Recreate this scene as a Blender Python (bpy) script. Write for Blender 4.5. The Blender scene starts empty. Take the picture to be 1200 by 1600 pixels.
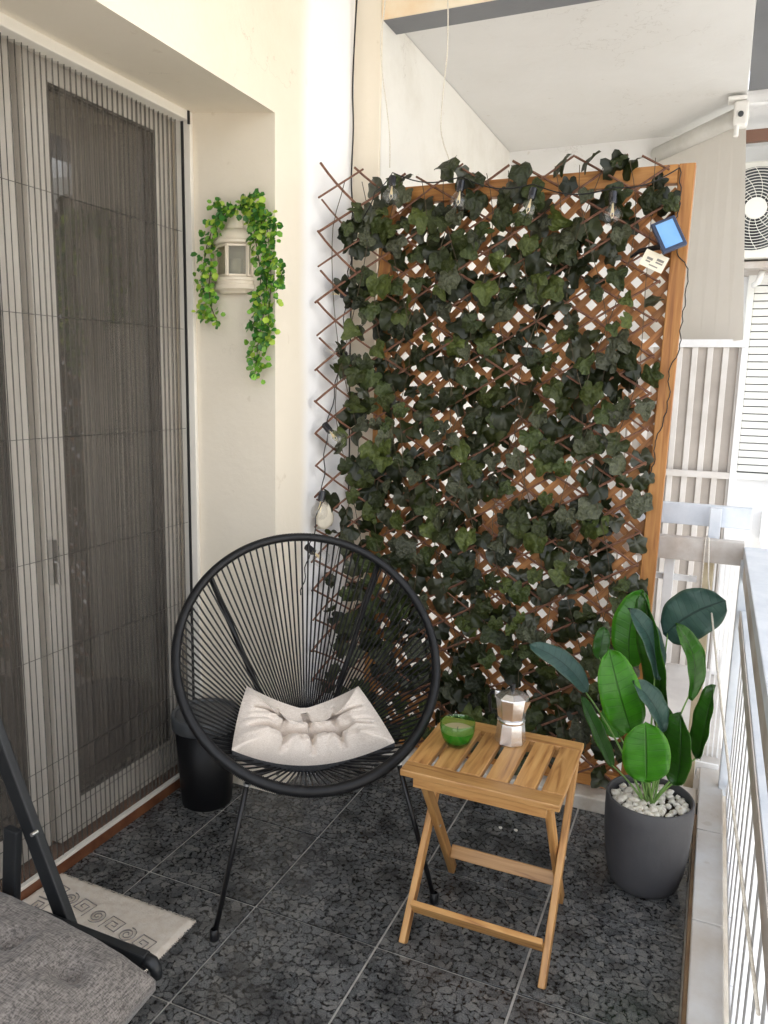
import bpy, bmesh, math, random
from mathutils import Vector, Matrix, noise
R_ = math.radians
random.seed(7)
S = bpy.context.scene
COL = S.collection

# ------------------------------------------------------------------ camera, world, sun, exposure
EYE = Vector((0.0, 0.0, 1.57))
AX = Matrix(((0.91770455, -0.08542725, 0.38796976),
             (0.39666724, 0.14355576, -0.90666799),
             (0.02175886, 0.98594824, 0.16562797)))
cam_d = bpy.data.cameras.new('camera')
cam = bpy.data.objects.new('camera', cam_d)
COL.objects.link(cam)
cam_d.sensor_fit = 'HORIZONTAL'
cam_d.sensor_width = 36
cam_d.lens = 36
cam_d.clip_start = 0.05
cam_d.clip_end = 500
cam.matrix_world = Matrix.Translation(EYE) @ AX.to_4x4()
S.camera = cam

W_ = bpy.data.worlds.new("World")
S.world = W_
W_.use_nodes = True
wn = W_.node_tree
bg = wn.nodes['Background']
sky = wn.nodes.new('ShaderNodeTexSky')
sky.sky_type = 'NISHITA'
sky.sun_disc = False
SUN_EL, SUN_AZ = R_(50), R_(258)
sky.sun_elevation = SUN_EL
sky.sun_rotation = SUN_AZ
sky.air_density = 1.0
sky.dust_density = 2.5
sky.ozone_density = 1.0
hs = wn.nodes.new('ShaderNodeHueSaturation')
hs.inputs['Saturation'].default_value = 0.26
wn.links.new(sky.outputs[0], hs.inputs['Color'])
wn.links.new(hs.outputs[0], bg.inputs[0])
bg.inputs[1].default_value = 0.15

sd = bpy.data.lights.new('sun', 'SUN')
sd.energy = 2.6
sd.angle = R_(0.5)
sd.color = (1.0, 0.965, 0.91)
sun = bpy.data.objects.new('sun', sd)
COL.objects.link(sun)
sv = Vector((math.sin(SUN_AZ) * math.cos(SUN_EL), math.cos(SUN_AZ) * math.cos(SUN_EL), math.sin(SUN_EL)))
sun.rotation_euler = sv.to_track_quat('Z', 'Y').to_euler()

S.view_settings.view_transform = 'Standard'
S.view_settings.look = 'None'
S.view_settings.gamma = 1.0
S.view_settings.exposure = 2.36
S.render.engine = 'CYCLES'
S.cycles.max_bounces = 10
S.cycles.diffuse_bounces = 6
S.cycles.transparent_max_bounces = 24
S.cycles.caustics_reflective = False
S.cycles.caustics_refractive = False


def ray(px, py):
    return AX @ Vector((px - 600.0, -(py - 800.0), -1200.0))


def on(px, py, ax, val):
    """the point of the plane (axis ax = val) that stands behind a photo pixel"""
    v = ray(px, py)
    return EYE + v * ((val - EYE[ax]) / v[ax])


# ------------------------------------------------------------------ materials
def new_mat(name):
    m = bpy.data.materials.new(name)
    m.use_nodes = True
    return m, m.node_tree.nodes, m.node_tree.links, m.node_tree.nodes['Principled BSDF']


def mat(name, c1, c2=None, scale=8, rough=0.6, bump=0.0, bscale=60, metal=0.0, coord='obj', stretch=(1, 1, 1),
        detail=5, spec=0.5, c3=None, lo=0.35, hi=0.65, rvar=0.0, trans=0.0, coat=0.0, bdist=0.002):
    m, N, L, P = new_mat(name)
    tc = N.new('ShaderNodeTexCoord') if coord == 'obj' else N.new('ShaderNodeNewGeometry')
    src = tc.outputs['Object'] if coord == 'obj' else tc.outputs['Position']
    mp = N.new('ShaderNodeMapping')
    mp.inputs['Scale'].default_value = stretch
    oi = N.new('ShaderNodeObjectInfo')
    if coord == 'obj':
        mu = N.new('ShaderNodeMath'); mu.operation = 'MULTIPLY'; mu.inputs[1].default_value = 37.0
        L.new(oi.outputs['Random'], mu.inputs[0]); L.new(mu.outputs[0], mp.inputs['Location'])
    L.new(src, mp.inputs[0])
    nz = N.new('ShaderNodeTexNoise')
    nz.inputs['Scale'].default_value = scale
    nz.inputs['Detail'].default_value = detail
    nz.inputs['Roughness'].default_value = 0.6
    L.new(mp.outputs[0], nz.inputs[0])
    rp = N.new('ShaderNodeValToRGB')
    rp.color_ramp.elements[0].position = lo
    rp.color_ramp.elements[1].position = hi
    rp.color_ramp.elements[0].color = (*c1, 1)
    rp.color_ramp.elements[1].color = (*(c2 or c1), 1)
    if c3:
        e = rp.color_ramp.elements.new(min(0.98, hi + 0.13)); e.color = (*c3, 1)
    L.new(nz.outputs[0], rp.inputs[0])
    col = rp.outputs[0]
    if rvar:
        h = N.new('ShaderNodeHueSaturation')
        mr = N.new('ShaderNodeMapRange')
        mr.inputs['To Min'].default_value = 1 - rvar; mr.inputs['To Max'].default_value = 1 + rvar
        L.new(oi.outputs['Random'], mr.inputs[0]); L.new(mr.outputs[0], h.inputs['Value'])
        L.new(col, h.inputs['Color']); col = h.outputs[0]
    L.new(col, P.inputs['Base Color'])
    P.inputs['Roughness'].default_value = rough
    P.inputs['Metallic'].default_value = metal
    P.inputs['Specular IOR Level'].default_value = spec
    P.inputs['Coat Weight'].default_value = coat
    if trans:
        P.inputs['Subsurface Weight'].default_value = 0
        tr = N.new('ShaderNodeBsdfTranslucent'); L.new(col, tr.inputs[0])
        mx = N.new('ShaderNodeMixShader'); mx.inputs[0].default_value = trans
        out = N['Material Output']
        L.new(P.outputs[0], mx.inputs[1]); L.new(tr.outputs[0], mx.inputs[2]); L.new(mx.outputs[0], out.inputs[0])
    if bump:
        n2 = N.new('ShaderNodeTexNoise'); n2.inputs['Scale'].default_value = bscale; n2.inputs['Detail'].default_value = 4
        L.new(mp.outputs[0], n2.inputs[0])
        b = N.new('ShaderNodeBump'); b.inputs['Strength'].default_value = bump; b.inputs['Distance'].default_value = bdist
        L.new(n2.outputs[0], b.inputs['Height']); L.new(b.outputs[0], P.inputs['Normal'])
    return m


def wood(name, c1, c2, dark, rough=0.5, knots=True):
    m, N, L, P = new_mat(name)
    tc = N.new('ShaderNodeTexCoord'); oi = N.new('ShaderNodeObjectInfo')
    mu = N.new('ShaderNodeMath'); mu.operation = 'MULTIPLY'; mu.inputs[1].default_value = 23.0
    L.new(oi.outputs['Random'], mu.inputs[0])
    ad = N.new('ShaderNodeVectorMath'); ad.operation = 'ADD'
    L.new(tc.outputs['Object'], ad.inputs[0]); L.new(mu.outputs[0], ad.inputs[1])
    mp = N.new('ShaderNodeMapping'); mp.inputs['Scale'].default_value = (2.2, 26, 26)
    L.new(ad.outputs[0], mp.inputs[0])
    nz = N.new('ShaderNodeTexNoise'); nz.inputs['Scale'].default_value = 2.0; nz.inputs['Detail'].default_value = 8; nz.inputs['Distortion'].default_value = 0.9
    L.new(mp.outputs[0], nz.inputs[0])
    rp = N.new('ShaderNodeValToRGB')
    rp.color_ramp.elements[0].position = 0.3; rp.color_ramp.elements[0].color = (*dark, 1)
    rp.color_ramp.elements[1].position = 0.72; rp.color_ramp.elements[1].color = (*c2, 1)
    e = rp.color_ramp.elements.new(0.47); e.color = (*c1, 1)
    L.new(nz.outputs[0], rp.inputs[0])
    col = rp.outputs[0]
    if knots:
        vo = N.new('ShaderNodeTexVoronoi'); vo.inputs['Scale'].default_value = 1.0
        m2 = N.new('ShaderNodeMapping'); m2.inputs['Scale'].default_value = (3.2, 7, 7)
        L.new(ad.outputs[0], m2.inputs[0]); L.new(m2.outputs[0], vo.inputs[0])
        mr = N.new('ShaderNodeMapRange'); mr.inputs['From Min'].default_value = 0.05; mr.inputs['From Max'].default_value = 0.13
        mr.inputs['To Min'].default_value = 0.8; mr.inputs['To Max'].default_value = 0.0
        L.new(vo.outputs['Distance'], mr.inputs[0])
        mk = N.new('ShaderNodeMix'); mk.data_type = 'RGBA'
        L.new(mr.outputs[0], mk.inputs[0]); L.new(col, mk.inputs[6])
        mk.inputs[7].default_value = (dark[0] * .35, dark[1] * .3, dark[2] * .3, 1)
        col = mk.outputs[2]
    h = N.new('ShaderNodeHueSaturation'); mr = N.new('ShaderNodeMapRange')
    mr.inputs['To Min'].default_value = .78; mr.inputs['To Max'].default_value = 1.2
    L.new(oi.outputs['Random'], mr.inputs[0]); L.new(mr.outputs[0], h.inputs['Value']); L.new(col, h.inputs['Color'])
    L.new(h.outputs[0], P.inputs['Base Color'])
    P.inputs['Roughness'].default_value = rough
    b = N.new('ShaderNodeBump'); b.inputs['Strength'].default_value = .25; b.inputs['Distance'].default_value = .002
    L.new(nz.outputs[0], b.inputs['Height']); L.new(b.outputs[0], P.inputs['Normal'])
    return m


def granite():
    m, N, L, P = new_mat('granite')
    geo = N.new('ShaderNodeNewGeometry'); oi = N.new('ShaderNodeObjectInfo')
    mu = N.new('ShaderNodeMath'); mu.operation = 'MULTIPLY'; mu.inputs[1].default_value = 11.0
    L.new(oi.outputs['Random'], mu.inputs[0])
    ad = N.new('ShaderNodeVectorMath'); ad.operation = 'ADD'
    L.new(geo.outputs['Position'], ad.inputs[0]); L.new(mu.outputs[0], ad.inputs[1])
    nw = N.new('ShaderNodeTexNoise'); nw.inputs['Scale'].default_value = 34; nw.inputs['Detail'].default_value = 5
    L.new(ad.outputs[0], nw.inputs[0])
    sc = N.new('ShaderNodeVectorMath'); sc.operation = 'SCALE'; sc.inputs['Scale'].default_value = 0.036
    L.new(nw.outputs['Color'], sc.inputs[0])
    a2 = N.new('ShaderNodeVectorMath'); a2.operation = 'ADD'
    L.new(ad.outputs[0], a2.inputs[0]); L.new(sc.outputs[0], a2.inputs[1])
    v = N.new('ShaderNodeTexVoronoi'); v.inputs['Scale'].default_value = 40; v.feature = 'SMOOTH_F1'; v.inputs['Smoothness'].default_value = .12
    L.new(a2.outputs[0], v.inputs[0])
    ve = N.new('ShaderNodeTexVoronoi'); ve.inputs['Scale'].default_value = 40; ve.feature = 'DISTANCE_TO_EDGE'
    L.new(a2.outputs[0], ve.inputs[0])
    sp = N.new('ShaderNodeSeparateColor'); L.new(v.outputs['Color'], sp.inputs[0])
    nf = N.new('ShaderNodeTexNoise'); nf.inputs['Scale'].default_value = 260; nf.inputs['Detail'].default_value = 6; nf.inputs['Roughness'].default_value = .7
    L.new(ad.outputs[0], nf.inputs[0])
    t1 = N.new('ShaderNodeMath'); t1.operation = 'MULTIPLY_ADD'; t1.inputs[1].default_value = .34
    L.new(sp.outputs[0], t1.inputs[0])
    t2 = N.new('ShaderNodeMath'); t2.operation = 'MULTIPLY_ADD'; t2.inputs[1].default_value = 1.7; t2.inputs[2].default_value = -.55
    L.new(nf.outputs[0], t2.inputs[0]); L.new(t2.outputs[0], t1.inputs[2])
    rc = N.new('ShaderNodeValToRGB'); cr = rc.color_ramp
    cr.elements[0].position = 0; cr.elements[0].color = (.022, .023, .024, 1)
    cr.elements[1].position = 1; cr.elements[1].color = (.31, .315, .31, 1)
    e = cr.elements.new(.45); e.color = (.135, .141, .145, 1)
    e = cr.elements.new(.74); e.color = (.205, .196, .182, 1)
    L.new(t1.outputs[0], rc.inputs[0])
    n8 = N.new('ShaderNodeTexNoise'); n8.inputs['Scale'].default_value = 85; n8.inputs['Detail'].default_value = 7
    L.new(ad.outputs[0], n8.inputs[0])
    mm = N.new('ShaderNodeMath'); mm.operation = 'MULTIPLY_ADD'; mm.inputs[1].default_value = -.62; mm.inputs[2].default_value = .335
    L.new(n8.outputs[0], mm.inputs[0])
    m3 = N.new('ShaderNodeMath'); m3.operation = 'ADD'; L.new(ve.outputs['Distance'], m3.inputs[0]); L.new(mm.outputs[0], m3.inputs[1])
    mr = N.new('ShaderNodeMapRange'); mr.inputs['From Min'].default_value = .0; mr.inputs['From Max'].default_value = .15
    L.new(m3.outputs[0], mr.inputs[0])
    nl = N.new('ShaderNodeTexNoise'); nl.inputs['Scale'].default_value = 12; nl.inputs['Detail'].default_value = 5
    L.new(ad.outputs[0], nl.inputs[0])
    m4 = N.new('ShaderNodeMapRange'); m4.inputs['From Min'].default_value = .34; m4.inputs['From Max'].default_value = .56
    m4.inputs['To Min'].default_value = .38
    L.new(nl.outputs[0], m4.inputs[0])
    m5 = N.new('ShaderNodeMath'); m5.operation = 'MULTIPLY'; L.new(mr.outputs[0], m5.inputs[0]); L.new(m4.outputs[0], m5.inputs[1])
    mx = N.new('ShaderNodeMix'); mx.data_type = 'RGBA'
    mx.inputs[6].default_value = (.012, .012, .013, 1)
    L.new(m5.outputs[0], mx.inputs[0]); L.new(rc.outputs[0], mx.inputs[7])
    L.new(mx.outputs[2], P.inputs['Base Color'])
    rr = N.new('ShaderNodeMapRange'); rr.inputs['To Min'].default_value = .12; rr.inputs['To Max'].default_value = .32
    L.new(nl.outputs[0], rr.inputs[0]); L.new(rr.outputs[0], P.inputs['Roughness'])
    return m


def plaster(name, c, stain, sc=1.3, amt=.62, bump=.3, second=None):
    """painted render: large soft stains, small scuffs, trowel relief"""
    m, N, L, P = new_mat(name)
    geo = N.new('ShaderNodeNewGeometry')
    n1 = N.new('ShaderNodeTexNoise'); n1.inputs['Scale'].default_value = sc; n1.inputs['Detail'].default_value = 9; n1.inputs['Roughness'].default_value = .62
    L.new(geo.outputs['Position'], n1.inputs[0])
    rp = N.new('ShaderNodeValToRGB'); rp.color_ramp.elements[0].position = amt - .2; rp.color_ramp.elements[1].position = amt + .12
    rp.color_ramp.elements[0].color = (*c, 1); rp.color_ramp.elements[1].color = (*stain, 1)
    L.new(n1.outputs[0], rp.inputs[0])
    n2 = N.new('ShaderNodeTexNoise'); n2.inputs['Scale'].default_value = 17; n2.inputs['Detail'].default_value = 8
    L.new(geo.outputs['Position'], n2.inputs[0])
    r2 = N.new('ShaderNodeValToRGB'); r2.color_ramp.elements[0].position = .68; r2.color_ramp.elements[1].position = .76
    r2.color_ramp.elements[0].color = (1, 1, 1, 1); r2.color_ramp.elements[1].color = (.78, .74, .68, 1)
    L.new(n2.outputs[0], r2.inputs[0])
    # hairline cracks, only here and there
    ck = N.new('ShaderNodeTexVoronoi'); ck.feature = 'DISTANCE_TO_EDGE'; ck.inputs['Scale'].default_value = 1.9
    dn = N.new('ShaderNodeVectorMath'); dn.operation = 'MULTIPLY_ADD'; dn.inputs[1].default_value = (.22, .22, .22)
    L.new(n2.outputs['Color'], dn.inputs[0]); L.new(geo.outputs['Position'], dn.inputs[2]); L.new(dn.outputs[0], ck.inputs[0])
    cm = N.new('ShaderNodeMapRange'); cm.inputs['From Min'].default_value = .0015; cm.inputs['From Max'].default_value = .006
    cm.inputs['To Min'].default_value = .22; cm.inputs['To Max'].default_value = 0; L.new(ck.outputs['Distance'], cm.inputs[0])
    ms = N.new('ShaderNodeMapRange'); ms.inputs['From Min'].default_value = .52; ms.inputs['From Max'].default_value = .60; L.new(n1.outputs[0], ms.inputs[0])
    mm9 = N.new('ShaderNodeMath'); mm9.operation = 'MULTIPLY'; L.new(cm.outputs[0], mm9.inputs[0]); L.new(ms.outputs[0], mm9.inputs[1])
    mc = N.new('ShaderNodeMix'); mc.data_type = 'RGBA'; L.new(mm9.outputs[0], mc.inputs[0]); L.new(rp.outputs[0], mc.inputs[6]); mc.inputs[7].default_value = (.25, .21, .16, 1)
    mx = N.new('ShaderNodeMix'); mx.data_type = 'RGBA'; mx.blend_type = 'MULTIPLY'; mx.inputs[0].default_value = .6
    L.new(mc.outputs[2], mx.inputs[6]); L.new(r2.outputs[0], mx.inputs[7])
    col = mx.outputs[2]
    if second:      # base colour blends into the second one farther back along the wall
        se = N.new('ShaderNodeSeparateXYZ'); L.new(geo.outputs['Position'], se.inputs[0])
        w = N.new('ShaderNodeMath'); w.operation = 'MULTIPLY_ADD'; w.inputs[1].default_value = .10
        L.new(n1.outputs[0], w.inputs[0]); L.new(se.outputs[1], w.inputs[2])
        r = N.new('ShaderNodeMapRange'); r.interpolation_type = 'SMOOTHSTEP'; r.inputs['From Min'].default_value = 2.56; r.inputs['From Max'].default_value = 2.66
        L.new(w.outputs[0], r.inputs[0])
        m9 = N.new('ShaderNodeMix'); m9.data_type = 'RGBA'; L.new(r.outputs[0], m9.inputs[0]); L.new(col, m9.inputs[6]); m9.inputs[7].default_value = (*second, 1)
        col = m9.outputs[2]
    L.new(col, P.inputs['Base Color'])
    P.inputs['Roughness'].default_value = .75
    P.inputs['Specular IOR Level'].default_value = .3
    n3 = N.new('ShaderNodeTexNoise'); n3.inputs['Scale'].default_value = 9; n3.inputs['Detail'].default_value = 12; n3.inputs['Roughness'].default_value = .62
    L.new(geo.outputs['Position'], n3.inputs[0])
    b = N.new('ShaderNodeBump'); b.inputs['Strength'].default_value = bump; b.inputs['Distance'].default_value = .011
    L.new(n3.outputs[0], b.inputs['Height']); L.new(b.outputs[0], P.inputs['Normal'])
    return m


def glassy(name, tint=(1, 1, 1), refl=(1, 1, 1), rough=0.0, ior=1.5, boost=0.0):
    m, N, L, P = new_mat(name)
    N.remove(P)
    t = N.new('ShaderNodeBsdfTransparent'); t.inputs[0].default_value = (*tint, 1)
    g = N.new('ShaderNodeBsdfGlossy'); g.inputs['Roughness'].default_value = rough; g.inputs[0].default_value = (*refl, 1)
    f = N.new('ShaderNodeLayerWeight'); f.inputs[0].default_value = .5      # Schlick, the same from both sides
    pw = N.new('ShaderNodeMath'); pw.operation = 'POWER'; pw.inputs[1].default_value = 5.0
    L.new(f.outputs['Facing'], pw.inputs[0])
    f0 = ((ior - 1) / (ior + 1)) ** 2
    a = N.new('ShaderNodeMath'); a.operation = 'MULTIPLY_ADD'; a.inputs[1].default_value = 1 - f0; a.inputs[2].default_value = f0 + boost; a.use_clamp = True
    L.new(pw.outputs[0], a.inputs[0])
    mx = N.new('ShaderNodeMixShader')
    L.new(a.outputs[0], mx.inputs[0]); L.new(t.outputs[0], mx.inputs[1]); L.new(g.outputs[0], mx.inputs[2])
    L.new(mx.outputs[0], N['Material Output'].inputs[0])
    return m


def mesh_mat(name, col, opac):
    m, N, L, P = new_mat(name)
    P.inputs['Base Color'].default_value = (*col, 1); P.inputs['Roughness'].default_value = .8
    t = N.new('ShaderNodeBsdfTransparent')
    mx = N.new('ShaderNodeMixShader'); mx.inputs[0].default_value = opac
    geo = N.new('ShaderNodeNewGeometry'); mp = N.new('ShaderNodeMapping'); mp.inputs['Scale'].default_value = (1, 26, .35)
    L.new(geo.outputs['Position'], mp.inputs[0])
    nz = N.new('ShaderNodeTexNoise'); nz.inputs['Scale'].default_value = 1.6; nz.inputs['Detail'].default_value = 6; L.new(mp.outputs[0], nz.inputs[0])
    mr = N.new('ShaderNodeMapRange'); mr.inputs['From Min'].default_value = .3; mr.inputs['From Max'].default_value = .7
    mr.inputs['To Min'].default_value = opac - .13; mr.inputs['To Max'].default_value = min(1, opac + .13)
    L.new(nz.outputs[0], mr.inputs[0]); L.new(mr.outputs[0], mx.inputs[0])
    L.new(t.outputs[0], mx.inputs[1]); L.new(P.outputs[0], mx.inputs[2]); L.new(mx.outputs[0], N['Material Output'].inputs[0])
    return m


def paddle_mat(name, c, cd, rough=.3):
    """big leaf: midrib and side veins from its own UV"""
    m, N, L, P = new_mat(name)
    uv = N.new('ShaderNodeUVMap'); sx = N.new('ShaderNodeSeparateXYZ'); L.new(uv.outputs[0], sx.inputs[0])
    ab = N.new('ShaderNodeMath'); ab.operation = 'ABSOLUTE'
    su = N.new('ShaderNodeMath'); su.operation = 'SUBTRACT'; su.inputs[1].default_value = .5
    L.new(sx.outputs[0], su.inputs[0]); L.new(su.outputs[0], ab.inputs[0])
    ma = N.new('ShaderNodeMath'); ma.operation = 'MULTIPLY_ADD'; ma.inputs[1].default_value = -9.0
    L.new(ab.outputs[0], ma.inputs[0])
    mv = N.new('ShaderNodeMath'); mv.operation = 'MULTIPLY'; mv.inputs[1].default_value = 72.0
    L.new(sx.outputs[1], mv.inputs[0]); L.new(mv.outputs[0], ma.inputs[2])
    sn = N.new('ShaderNodeMath'); sn.operation = 'SINE'; L.new(ma.outputs[0], sn.inputs[0])
    mr = N.new('ShaderNodeMapRange'); mr.inputs['From Min'].default_value = .86; mr.inputs['From Max'].default_value = 1.0
    mr.inputs['To Max'].default_value = .30
    L.new(sn.outputs[0], mr.inputs[0])
    rib = N.new('ShaderNodeMapRange'); rib.inputs['From Min'].default_value = .012; rib.inputs['From Max'].default_value = .03
    rib.inputs['To Min'].default_value = .8; rib.inputs['To Max'].default_value = 0
    L.new(ab.outputs[0], rib.inputs[0])
    mxm = N.new('ShaderNodeMath'); mxm.operation = 'MAXIMUM'; L.new(mr.outputs[0], mxm.inputs[0]); L.new(rib.outputs[0], mxm.inputs[1])
    nz = N.new('ShaderNodeTexNoise'); nz.inputs['Scale'].default_value = 22; nz.inputs['Detail'].default_value = 5
    tc = N.new('ShaderNodeTexCoord'); L.new(tc.outputs['Object'], nz.inputs[0])
    rp = N.new('ShaderNodeValToRGB'); rp.color_ramp.elements[0].position = .3; rp.color_ramp.elements[1].position = .7
    rp.color_ramp.elements[0].color = (*cd, 1); rp.color_ramp.elements[1].color = (*c, 1)
    L.new(nz.outputs[0], rp.inputs[0])
    # paler, yellower rim
    rim = N.new('ShaderNodeMapRange'); rim.inputs['From Min'].default_value = .44; rim.inputs['From Max'].default_value = .5; rim.inputs['To Max'].default_value = .5
    L.new(ab.outputs[0], rim.inputs[0])
    mr1 = N.new('ShaderNodeMix'); mr1.data_type = 'RGBA'; L.new(rim.outputs[0], mr1.inputs[0]); L.new(rp.outputs[0], mr1.inputs[6])
    mr1.inputs[7].default_value = (c[0] * 2.0, c[1] * 1.35, c[2] * .9, 1)
    mx = N.new('ShaderNodeMix'); mx.data_type = 'RGBA'; L.new(mxm.outputs[0], mx.inputs[0]); L.new(mr1.outputs[2], mx.inputs[6])
    mx.inputs[7].default_value = (cd[0] * .45, cd[1] * .45, cd[2] * .45, 1)
    L.new(mx.outputs[2], P.inputs['Base Color'])
    P.inputs['Roughness'].default_value = rough
    b = N.new('ShaderNodeBump'); b.invert = True; b.inputs['Strength'].default_value = .5; b.inputs['Distance'].default_value = .003
    L.new(mxm.outputs[0], b.inputs['Height']); L.new(b.outputs[0], P.inputs['Normal'])
    tr = N.new('ShaderNodeBsdfTranslucent'); L.new(mx.outputs[2], tr.inputs[0])
    ms = N.new('ShaderNodeMixShader'); ms.inputs[0].default_value = .3
    L.new(P.outputs[0], ms.inputs[1]); L.new(tr.outputs[0], ms.inputs[2]); L.new(ms.outputs[0], N['Material Output'].inputs[0])
    return m


def fabric(name, c1, c2, scale=420, rough=.9, bump=.35, stain=None):
    m, N, L, P = new_mat(name)
    tc = N.new('ShaderNodeTexCoord')
    cols = []
    for st in ((1, .12, 1), (.12, 1, 1)):
        mp = N.new('ShaderNodeMapping'); mp.inputs['Scale'].default_value = st; L.new(tc.outputs['Object'], mp.inputs[0])
        nz = N.new('ShaderNodeTexNoise'); nz.inputs['Scale'].default_value = scale; nz.inputs['Detail'].default_value = 2
        L.new(mp.outputs[0], nz.inputs[0]); cols.append(nz.outputs[0])
    ad = N.new('ShaderNodeMath'); ad.operation = 'ADD'; L.new(cols[0], ad.inputs[0]); L.new(cols[1], ad.inputs[1])
    rp = N.new('ShaderNodeValToRGB'); rp.color_ramp.elements[0].position = .38; rp.color_ramp.elements[1].position = .62
    ha = N.new('ShaderNodeMath'); ha.operation = 'MULTIPLY'; ha.inputs[1].default_value = .5; L.new(ad.outputs[0], ha.inputs[0])
    rp.color_ramp.elements[0].color = (*c1, 1); rp.color_ramp.elements[1].color = (*c2, 1)
    L.new(ha.outputs[0], rp.inputs[0]); L.new(rp.outputs[0], P.inputs['Base Color'])
    P.inputs['Roughness'].default_value = rough; P.inputs['Specular IOR Level'].default_value = .2
    P.inputs['Sheen Weight'].default_value = .2
    b = N.new('ShaderNodeBump'); b.inputs['Strength'].default_value = bump; b.inputs['Distance'].default_value = .001
    L.new(ha.outputs[0], b.inputs['Height']); L.new(b.outputs[0], P.inputs['Normal'])
    return m


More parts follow.
